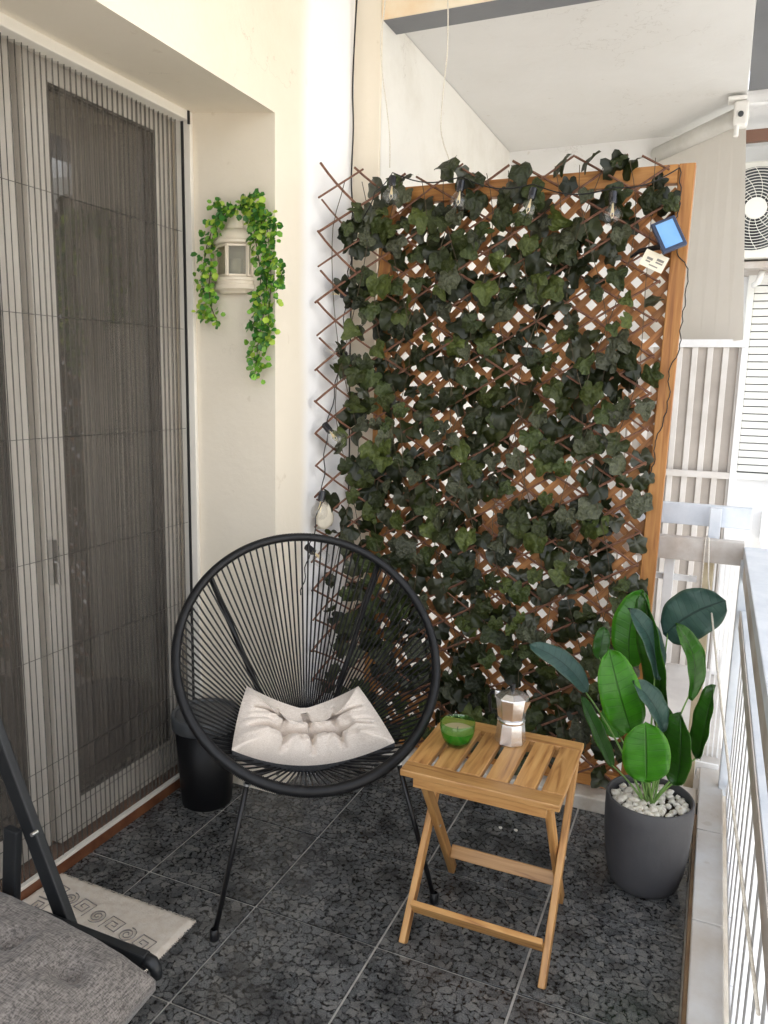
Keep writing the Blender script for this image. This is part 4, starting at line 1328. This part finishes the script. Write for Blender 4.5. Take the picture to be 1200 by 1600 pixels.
def csurf(u, v):
    r0 = quad3(CP['BL'], CP['BM'], CP['BR'], u); r1 = quad3(CP['ML'], CP['CM'], CP['MR'], u); r2 = vee(CP['TL'], CP['TM'], CP['TR'], u)
    return quad3(r0, r1, r2, v)


def cushion(name_surf, n, tufts, thick, lines_u, lines_v, wrink=.004, seed=3, edge=.16, crease=.55, fold=False):
    top, bot = [], []
    for j in range(n + 1):
        for i in range(n + 1):
            u, v = i / n, j / n
            p = name_surf(u, v); e = .02
            du = name_surf(min(1, u + e), v) - name_surf(max(0, u - e), v); dv = name_surf(u, min(1, v + e)) - name_surf(u, max(0, v - e))
            nr = du.cross(dv).normalized()
            if nr.dot(EYE - p) < 0: nr = -nr
            ed = min(u, 1 - u, v, 1 - v)
            puff = min(1, ed / edge) ** .5
            h = thick * puff
            dl = 1.0
            for lu in lines_u: dl = min(dl, 1 - crease * math.exp(-((u - lu) / .022) ** 2) * (1 if .04 < v < .96 else 0))
            for lv in lines_v: dl = min(dl, 1 - crease * math.exp(-((v - lv) / .022) ** 2) * (1 if .04 < u < .96 else 0))
            for (tu, tv) in tufts:
                d2 = (u - tu) ** 2 + (v - tv) ** 2
                dl = min(dl, 1 - .92 * math.exp(-d2 / .0019)) - .26 * math.exp(-d2 / .012)
            if fold: dl -= .55 * math.exp(-((u - .5) / .035) ** 2) * max(0, min(1, (v - .45) * 4))
            h *= max(0.03, dl)
            h = max(h, .006 * puff); h += wrink * noise.noise(Vector((u * 9 + seed, v * 9, 1))) * puff + wrink * .5 * noise.noise(Vector((u * 24, v * 17 + seed, 4))) * puff
            h = max(h, .002 * puff)
            top.append(p + nr * h); bot.append(p - nr * thick * .25 * puff)
    return top, bot


def grid_mb(P2, n, flip=False, mi=0, b=None):
    b = b or MB(); o0 = len(b.v); b.v += [tuple(p) for p in P2]
    for j in range(n):
        for i in range(n):
            q = (o0 + j * (n + 1) + i, o0 + j * (n + 1) + i + 1, o0 + (j + 1) * (n + 1) + i + 1, o0 + (j + 1) * (n + 1) + i)
            b.face(q[::-1] if flip else q, mi)
    return b


cu_ = thing('seat_cushion', CP['CM'], 'beige tufted seat cushion lying folded in the string chair', 'cushion')
n = 72
tt = [(a, b) for a in (.26, .5, .74) for b in (.30, .66)]
top, bot = cushion(csurf, n, tt, .076, (.26, .5, .74), (.30, .66), seed=2, wrink=.012, edge=.10, crease=.45, fold=True)
grid_mb(top, n).build('cover', M['beige'], cu_, smooth=True)
bt2 = [p + Vector((0, 0, -.012)) for p in bot]
n2_ = n + 1
# dark underside with its own rim
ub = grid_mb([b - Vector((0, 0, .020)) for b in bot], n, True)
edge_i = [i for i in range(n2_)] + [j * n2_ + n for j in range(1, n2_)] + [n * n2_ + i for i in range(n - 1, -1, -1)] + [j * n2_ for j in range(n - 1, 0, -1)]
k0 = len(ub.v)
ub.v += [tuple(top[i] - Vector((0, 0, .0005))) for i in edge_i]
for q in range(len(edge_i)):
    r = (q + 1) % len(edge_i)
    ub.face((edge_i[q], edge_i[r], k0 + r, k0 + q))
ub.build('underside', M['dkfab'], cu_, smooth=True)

# ------------------------------------------------------------------ folding table
tb = thing('folding_table', (-.5, 2.03, 0), 'small slatted wooden folding table with crossed legs between chair and plant', 'table')
ZTp = .520
X0, X1, Y0, Y1 = -.722, -.283, 1.838, 2.225
MW = M['acacia']
th_ = .019
bar('front_rail', (X0, Y0 + .029, ZTp - th_ / 2), (X1, Y0 + .029, ZTp - th_ / 2), .058, th_, MW, tb, bevel=.003)
bar('back_rail', (X0, Y1 - .027, ZTp - th_ / 2), (X1, Y1 - .027, ZTp - th_ / 2), .054, th_, MW, tb, bevel=.003)
ns = 6
gap = .0155
wS = ((X1 - X0) - gap * (ns - 1)) / ns
for k in range(ns):
    xc = X0 + wS / 2 + k * (wS + gap)
    bar('slat', (xc, Y0 + .0588, ZTp - th_ / 2), (xc, Y1 - .0548, ZTp - th_ / 2), wS, th_, MW, tb, bevel=.0025)
bar('apron', (X0 + .035, Y0 + .022, ZTp - .0195 - .016), (X1 - .035, Y0 + .022, ZTp - .0195 - .016), .020, .031, MW, tb, bevel=.002)
bar('apron', (X0 + .035, Y1 - .022, ZTp - .0195 - .016), (X1 - .035, Y1 - .022, ZTp - .0195 - .016), .020, .031, MW, tb, bevel=.002)
lw, lt = .034, .019
for s_, xo_, xi_ in ((1, X0 + .030, X0 + .052), (-1, X1 - .014, X1 - .036)):
    # outer leg: rear top to front foot
    bar('leg', (xo_, 2.175, ZTp - .024), (xo_, 1.822, .004), lw, lt, MW, tb, up=(1, 0, 0), bevel=.003)
    bar('leg', (xi_, 1.880, ZTp - .024), (xi_, 2.205, .004), lw, lt, MW, tb, up=(1, 0, 0), bevel=.003)
    ym = 2.03
    MB().tube([(xo_ - .012, 2.025, .262), (xi_ + .012, 2.025, .262)] if s_ > 0 else [(xo_ + .012, 2.025, .262), (xi_ - .012, 2.025, .262)], .0045, 10).build('bolt', M['rivet'], tb)
bar('stretcher', (X0 + .040, 1.862, .098), (X1 - .024, 1.862, .098), .016, .052, MW, tb, up=(0, -.55, .83), bevel=.002)
bar('stretcher', (X0 + .062, 2.150, .105), (X1 - .046, 2.150, .105), .016, .040, MW, tb, up=(0, .5, .87), bevel=.002)

# glass candle bowl
bp = on(714, 1163, 2, ZTp)
cd = thing('candle_bowl', bp, 'round green glass bowl with a candle on the wooden table', 'candle bowl')
pf = [(.026, 0), (.033, .004), (.042, .018), (.049, .036), (.052, .055), (.0515, .072), (.0510, .0735), (.0498, .072), (.0505, .055), (.0475, .036), (.0405, .019), (.030, .007)]
MB().lathe(pf, 40, bp, cap0=True, cap1=False).build('glass', M['greenglass'], cd, smooth=True)
MB().lathe([(.026, .008), (.039, .0195), (.0462, .036), (.0478, .046)], 36, bp, cap0=True).build('wax', M['wax'], cd, smooth=True)
MB().lathe([(.0478, .0462), (.030, .0458), (.004, .0455)], 36, bp, cap0=False, cap1=True).build('wax_top', M['waxtop'], cd, smooth=True)
MB().tube([bp + Vector((0, 0, .046)), bp + Vector((.001, 0, .056))], .0012, 6).build('wick', M['black'], cd)

# moka pot
mp_ = on(797, 1158, 2, ZTp)
mk = thing('moka_pot', mp_, 'octagonal polished aluminium moka pot with black handle on the wooden table', 'coffee pot')
ro_ = .30
lo_ = MB().lathe([(.047, 0), (.0495, .003), (.0475, .02), (.0435, .060), (.0425, .068)], 8, mp_, rot=ro_, cap1=True).build('boiler', M['alu'], mk, bevel=.0012)
MB().lathe([(.0415, .0685), (.0440, .071), (.0440, .079), (.0410, .081)], 24, mp_, cap1=True).build('collar', M['alu'], mk, smooth=True)
MB().lathe([(.0400, .0815), (.0425, .084), (.0475, .120), (.0515, .150)], 8, mp_, rot=ro_, cap1=True).build('jug', M['alu'], mk, bevel=.0012)
MB().lathe([(.0535, .1505), (.0535, .153), (.030, .164), (.008, .171)], 8, mp_, rot=ro_, cap0=True, cap1=True).build('lid', M['alu'], mk, bevel=.0008)
MB().lathe([(.006, .171), (.0065, .176), (.009, .180), (.009, .190), (.006, .193)], 12, mp_, cap1=True).build('knob', M['plastic'], mk, smooth=False)
hd_ = Vector((-.93, .25, 0)).normalized()
hp = [mp_ + hd_ * r + Vector((0, 0, z)) for r, z in ((.048, .146), (.072, .146), (.082, .132), (.078, .095), (.074, .080))]
MB().tube(hp, [.006, .0075, .0085, .0075, .006], 8, flat=.75).build('handle', M['plastic'], mk, smooth=True)
hg = mp_ + hd_ * .052
MB().box(hg.x - .008, hg.x + .006, hg.y - .008, hg.y + .008, hg.z + .134, hg.z + .158).build('hinge', M['alu'], mk, bevel=.002)
spd = Vector((.6, -.8, 0)).normalized()
spd = -hd_
sp_ = MB(); b0 = mp_ + spd * .044; sd_ = Vector((-spd.y, spd.x, 0))
sp_.v = [tuple(b0 + sd_ * .014 + Vector((0, 0, .149))), tuple(b0 - sd_ * .014 + Vector((0, 0, .149))), tuple(b0 + spd * .020 + Vector((0, 0, .1495))), tuple(b0 + spd * .001 + Vector((0, 0, .105)))]
for f in ((0, 3, 2), (1, 2, 3), (0, 1, 3), (0, 2, 1)): sp_.face(f)
sp_.build('spout', M['alu'], mk)

mk.scale = (.95, .95, .94)

# ------------------------------------------------------------------ waste bin in the recess corner
bn = thing('waste_bin', (-1.652, 2.225, 0), 'small round black waste bin with grey rim behind the string chair', 'waste bin')
bc = Vector((-1.650, 2.215, .001))
MB().lathe([(.088, 0), (.092, .004), (.115, .335), (.109, .335), (.088, .02)], 40, bc, cap0=True, cap1=True).build('body', M['bin'], bn, smooth=True)
MB().lathe([(.116, .300), (.124, .304), (.124, .350), (.120, .356), (.112, .352), (.112, .34)], 40, bc, cap0=False).build('rim', M['binrim'], bn, smooth=True)
MB().lathe([(.1105, .346), (.06, .352), (.002, .353)], 40, bc, cap0=False).build('lid', M['binrim'], bn, smooth=True)

# ------------------------------------------------------------------ potted plant
PC = Vector((-.094, 2.415, 0)); HP = .300
pp_ = thing('potted_plant', PC, 'artificial paddle leaf plant with white pebbles in a dark grey pot by the railing', 'potted plant')
pot = [(.084, .001), (.096, .003), (.108, .018), (.118, .055), (.127, .120), (.1325, .190), (.1345, .250), (.1335, .296), (.1310, .300), (.1265, .300), (.1245, .296), (.124, .255)]
MB().lathe(pot, 64, PC, cap0=True, cap1=False).build('pot', M['pot'], pp_, smooth=True)
MB().lathe([(.1275, .246), (.06, .252), (.001, .252)], 40, PC, cap0=False).build('soil', M['soil'], pp_, smooth=True)
pbm = []
for i in range(5):
    bmx = bmesh.new(); bmesh.ops.create_icosphere(bmx, subdivisions=2, radius=1)
    for v in bmx.verts:
        v.co *= 1 + .55 * noise.noise(v.co * 1.1 + Vector((i * 7, 0, 0)))
    me = bpy.data.meshes.new('pebble'); bmx.to_mesh(me); bmx.free(); me.materials.append(M['pebble'])
    me.polygons.foreach_set('use_smooth', [True] * len(me.polygons)); pbm.append(me)
pb = []
tries = 0
while len(pb) < 190 and tries < 9000:
    tries += 1
    a = rnd.uniform(0, 6.283); r = .120 * math.sqrt(rnd.random()); x, y_ = r * math.cos(a), r * math.sin(a)
    lay = 0 if len(pb) < 110 else 1
    sz = rnd.uniform(.0095, .0165)
    if r + sz > .123: continue
    if any(l == lay and (x - a1) ** 2 + (y_ - b1) ** 2 < (.85 * (sz + s1)) ** 2 for a1, b1, s1, l in pb): continue
    pb.append((x, y_, sz, lay))
for x, y_, sz, lay in pb:
    z = .256 + sz * .5 + lay * .0115 + rnd.uniform(0, .004)
    Mx = Matrix.Translation(PC + Vector((x, y_, z + .010))) @ Matrix.Rotation(rnd.uniform(0, 6), 4, 'Z') @ Matrix.Rotation(rnd.gauss(0, .3), 4, 'X') @ Matrix.Diagonal((sz * rnd.uniform(1, 1.4), sz, sz * rnd.uniform(.6, .85), 1))
    put(bpy.data.objects.new('pebble', rnd.choice(pbm)), Mx, pp_)


for (px, py), lb in (((782, 1293), 'small white pebble fallen on the floor tile behind the table, left one of two'), ((806, 1297), 'small white pebble fallen on the floor tile behind the table, nearer the plant pot')):
    p = on(px, py, 2, .004)
    o = bpy.data.objects.new('pebble', pbm[2]); put(o, Matrix.Translation(p) @ Matrix.Diagonal((.007, .006, .004, 1))); tag(o, lb, 'pebble', 'pebbles fallen on the floor')


def paddle(base, tip, width, nrm, m, bend=.0, fold=.12, back=None, stem_from=None, side=0.0, ex=.62):
    base, tip = Vector(base), Vector(tip)
    ax = tip - base; L_ = ax.length; x = ax.normalized()
    nr = Vector(nrm); nr = (nr - x * nr.dot(x)).normalized(); sd = nr.cross(x)
    nu, nv = 8, 20
    b = MB(); uvs = []
    for j in range(nv + 1):
        v = j / nv
        w = width / 2 * max(0, 1 - abs(2 * v ** .93 - 1) ** 2.15) ** .5
        w = max(w, .0012)
        cen = base + ax * v + nr * (bend * L_ * (v - v * v) * 4 * .5) + sd * (side * L_ * math.sin(math.pi * v) * .5)
        for i in range(nu + 1):
            u = i / nu * 2 - 1
            p = cen + sd * (w * u) + nr * (fold * width * abs(u) ** 1.1) + nr * (.0025 * math.sin(v * 19 + u * 3) * abs(u)) * (width / .08)
            b.v.append(tuple(p)); uvs.append((i / nu, v))
    for j in range(nv):
        for i in range(nu):
            b.face((j * (nu + 1) + i, j * (nu + 1) + i + 1, (j + 1) * (nu + 1) + i + 1, (j + 1) * (nu + 1) + i))
    o = b.build('leaf', m, pp_, smooth=True)
    ul = o.data.uv_layers.new(name='UVMap')
    for lp_ in o.data.loops: ul.data[lp_.index].uv = uvs[lp_.vertex_index]
    s2 = o.modifiers.new('s', 'SOLIDIFY'); s2.thickness = .0009
    if stem_from is not None:
        a = Vector(stem_from); c_ = base + ax * .06
        m1 = a.lerp(c_, .45) + Vector((0, 0, .03)) * (c_ - a).length / .2
        pts2 = []
        for i in range(9):
            t = i / 8
            pts2.append(a * (1 - t) ** 2 + m1 * (2 * t * (1 - t)) + c_ * t * t)
        MB().tube(pts2, [.0042 - .0018 * i / 8 for i in range(9)], 7).build('stalk', M['pstem'], o, smooth=True)
    return o


CAMD = lambda p: (EYE - Vector(p)).normalized()
q = lambda px, py, y_: on(px, py, 1, y_)
LV = [
    # base px, tip px, depth base, depth tip, width, normal tweak, mat, bend, fold, side
    ((1010, 1221), (1008, 1127), 2.335, 2.30, .140, (.05, 0, .25), 'leafA', .10, .05, 0),
    ((986, 1143), (950, 1012), 2.42, 2.36, .130, (.15, 0, .1), 'leafA', .16, .10, .05),
    ((1058, 1226), (1064, 1112), 2.40, 2.42, .105, (-.75, 0, .1), 'leafC', .10, .16, -.15),
    ((1094, 1186), (1119, 1070), 2.46, 2.50, .085, (-1.3, 0, .1), 'leafC', .22, .20, -.2),
    ((1078, 1094), (1054, 973), 2.46, 2.44, .075, (.9, 0, .1), 'leafC', .12, .14, -.25),
    ((1038, 992), (1134, 938), 2.58, 2.55, .158, (0, 0, .25), 'leafB', .04, .03, .12),
    ((985, 1042), (1004, 921), 2.56, 2.58, .120, (-.3, 0, 0), 'leafA', .1, .06, .12),
    ((1040, 1112), (1008, 925), 2.52, 2.55, .105, (-1.0, 0, 0), 'leafC', .22, .16, -.22),
    ((1026, 1062), (980, 950), 2.47, 2.44, .080, (1.1, 0, 0), 'leafB', .10, .18, -.18),
    ((918, 1082), (826, 1008), 2.44, 2.44, .078, (0, 0, .9), 'leafB', .16, .10, -.15),
    ((956, 1200), (906, 1088), 2.44, 2.48, .060, (1.4, 0, .3), 'leafC', .16, .12, .12),
    ((936, 1030), (944, 979), 2.56, 2.58, .055, (0, 0, 0), 'leafC', .1, .08, 0),
    ((1036, 1142), (986, 1064), 2.40, 2.37, .085, (1.2, 0, .5), 'leafB', .16, .15, -.12),
    ((968, 1152), (950, 1100), 2.54, 2.56, .090, (.2, 0, 0), 'leafA', .1, .08, 0),
    ((1046, 1158), (1036, 1098), 2.54, 2.56, .070, (-.4, 0, 0), 'leafC', .1, .1, 0),
]
for k, (bpx, tpx, yb_, yt_, w, tw, mm_, bend, fold, side) in enumerate(LV):
    b_ = q(*bpx, yb_); t_ = q(*tpx, yt_)
    nr = CAMD(b_.lerp(t_, .5)) + Vector(tw)
    a = 2 * math.pi * k / len(LV)
    sf = PC + Vector((.012 * math.cos(a) - .0, .012 * math.sin(a), .262))
    paddle(b_, t_, w, nr, M[mm_], bend, fold, stem_from=sf, side=side, ex=.9 if w > .2 else .60)

# ------------------------------------------------------------------ shaggy mat with spiral pattern
mt = thing('floor_mat', (-1.5, 1.55, 0), 'cream shaggy mat with grey spiral pattern lying at the door', 'mat')
mx0, mx1, my0, my1 = -1.80, -1.278, 1.05, 1.648
nX, nY = 60, 66
b = MB()
for j in range(nY + 1):
    for i in range(nX + 1):
        x = mx0 + (mx1 - mx0) * i / nX; y_ = my0 + (my1 - my0) * j / nY
        e = min(i, nX - i, j, nY - j)
        if e == 0:
            x += random.uniform(-.003, .003); y_ += random.uniform(-.003, .003)
        z = .002 if e == 0 else .012 + .003 * noise.noise(Vector((x * 60, y_ * 60, 0))) + random.uniform(-.0010, .0010)
        b.v.append((x, y_, z))
for j in range(nY):
    for i in range(nX):
        b.face((j * (nX + 1) + i, j * (nX + 1) + i + 1, (j + 1) * (nX + 1) + i + 1, (j + 1) * (nX + 1) + i))
pile = b.build('pile', M['rug'], mt, smooth=True)
fg = MB()
for i in range(1500):
    sd2 = random.random()
    if sd2 < .45: x, y_ = random.uniform(mx0, mx1), my1; d = Vector((random.gauss(0, .5), 1, 0))
    elif sd2 < .8: x, y_ = mx1, random.uniform(my0, my1); d = Vector((1, random.gauss(0, .5), 0))
    else: continue
    L_ = random.uniform(.003, .009); p = Vector((x, y_, .005)); s3 = Vector((-d.y, d.x, 0)).normalized() * .0012
    k = len(fg.v); fg.v += [tuple(p - s3), tuple(p + s3), tuple(p + d.normalized() * L_ + Vector((0, 0, -.003)))]; fg.face((k, k + 1, k + 2))
fg.build('fringe', M['rug'], mt)['kind'] = 'stuff'


def spiral(cx, cy, kind, flip, ang):
    P2 = []
    if kind == 'round':
        for i in range(56):
            t = i / 55 * 4.6 * math.pi / 1.0
            r = .004 + .0235 * i / 55
            P2.append((r * math.cos(t * flip), r * math.sin(t * flip)))
    else:
        r = .027
        for (x, y_) in ((-1, -1), (-1, 1), (1, 1), (1, -.55), (-.45, -.55), (-.45, .45), (.45, .45), (.45, -.05), (0, -.05)):
            P2.append((x * r * flip, y_ * r))
    c_, s_ = math.cos(ang), math.sin(ang)
    return [(cx + c_ * x - s_ * y_, cy + s_ * x + c_ * y_) for x, y_ in P2]


row = 0
for (p0, p1, cnt) in (((-1.735, 1.570), (-1.345, 1.500), 7), ((-1.345, 1.43), (-1.37, 1.08), 6), ((-1.735, 1.50), (-1.745, 1.08), 7)):
    for k in range(cnt):
        t = k / (cnt - 1); cx = p0[0] + (p1[0] - p0[0]) * t; cy = p0[1] + (p1[1] - p0[1]) * t
        ang = math.atan2(p1[1] - p0[1], p1[0] - p0[0])
        P3 = [Vector((x, y_, .0145)) for x, y_ in spiral(cx, cy, 'square' if k % 2 == 0 else 'round', 1 if k % 4 < 2 else -1, ang)]
        MB().tube(P3, .0022, 4, flat=.5).build('spiral_motif', M['rugline'], mt)

# ------------------------------------------------------------------ folding lounge chair in the near left corner
lc_ = thing('folding_armchair', (-1.25, .85, 0), 'black metal folding chair with grey melange cushion in the lower left corner', 'folding chair')
yC = 1.150


def cp(px, py, y_=yC):
    return on(px, py, 1, y_)


FM = M['chalk']
b1a, b1b = cp(112, 1462), cp(-12, 1130)
dirb = (b1b - b1a).normalized()
for y_, nm in ((yC, 0), (yC - .56, 1)):
    off = Vector((0, y_ - yC, 0))
    bar('back_upright', b1a + off, b1a + off + dirb * .72, .042, .022, FM, lc_, up=(0, 1, 0), bevel=.004)
    ra, rb_ = cp(60, 1425) + off, cp(243, 1492) + off
    zr = (ra.z + rb_.z) / 2 + .006
    bar('seat_rail', (ra.x - .12, ra.y - .024, zr), (rb_.x, rb_.y - .024, zr), .022, .034, FM, lc_, up=(0, 0, 1), bevel=.004)
    # rounded front end curling down
    e = Vector((rb_.x, rb_.y - .024, zr))
    MB().tube([e + Vector((-.004, 0, .003)), e + Vector((.012, 0, .0)), e + Vector((.020, 0, -.010)), e + Vector((.022, 0, -.030))], [.014, .014, .013, .012], 10).build('rail_end', FM, lc_, smooth=True)
    # crossing legs
    bar('leg', (e.x - .03, e.y - .025, zr - .03), (e.x - .42, e.y - .025, .010), .034, .020, FM, lc_, up=(0, 1, 0), bevel=.004)
    pv = cp(34, 1286) + off
    bar('leg', (pv.x, e.y + .0, pv.z), (pv.x - .06, e.y + .0, .010), .040, .020, FM, lc_, up=(0, 1, 0), bevel=.004)
    pv2 = cp(66, 1294) + off
    for pvx in (pv + Vector((-.008, .0, -.02)), pv2):
        MB().tube([(pvx.x, pvx.y - .014, pvx.z), (pvx.x, pvx.y - .030, pvx.z)], .0045, 10).build('rivet', M['rivet'], lc_)
bar('cross_bar', (e.x + .0, .60, zr - .012), (e.x + .0, 1.10, zr - .012), .020, .020, FM, lc_, up=(0, 0, 1), bevel=.004)
gc = thing('grey_cushion', (-1.2, .95, .4), 'thick grey melange cushion with stitched dimples lying on the folding chair', 'cushion')
g00 = Vector((-1.62, .56, .425)); g10 = Vector((-.905, .56, .385)); g01 = Vector((-1.50, 1.098, .425)); g11 = on(243, 1524, 2, .368)


def gsurf(u, v):
    p = g00.lerp(g10, u).lerp(g01.lerp(g11, u), v)
    p.z += .018 * math.sin(u * math.pi) - .012 * max(0, u - .85) / .15
    return p


n = 90
tt2 = [(a, b) for a in (.2, .5, .78) for b in (.18, .5, .80)]
top2, bot2 = cushion(gsurf, n, tt2, .036, (), (), wrink=.010, seed=8, edge=.22)
# soft creases running out from the dimples
gcb = grid_mb(top2, n)
edge_i = [i for i in range(n + 1)] + [j * (n + 1) + n for j in range(1, n + 1)] + [n * (n + 1) + i for i in range(n - 1, -1, -1)] + [j * (n + 1) for j in range(n - 1, 0, -1)]
lowp = [p - Vector((0, 0, .022)) for p in bot2]
k0 = len(gcb.v); gcb.v += [tuple(p) for p in lowp]
for j in range(n):
    for i in range(n):
        a = k0 + j * (n + 1) + i; gcb.face((a, a + n + 1, a + n + 2, a + 1))
for q_ in range(len(edge_i)):
    r = (q_ + 1) % len(edge_i)
    gcb.face((edge_i[q_], k0 + edge_i[q_], k0 + edge_i[r], edge_i[r]))
gcb.build('cover', M['greyfab'], gc, smooth=True)
for (u, v) in tt2:
    p = gsurf(u, v) + Vector((0, 0, .004))
    MB().lathe([(.008, 0), (.009, .002), (.005, .005), (.001, .006)], 12, p).build('button', M['greyfab'], gc, smooth=True)
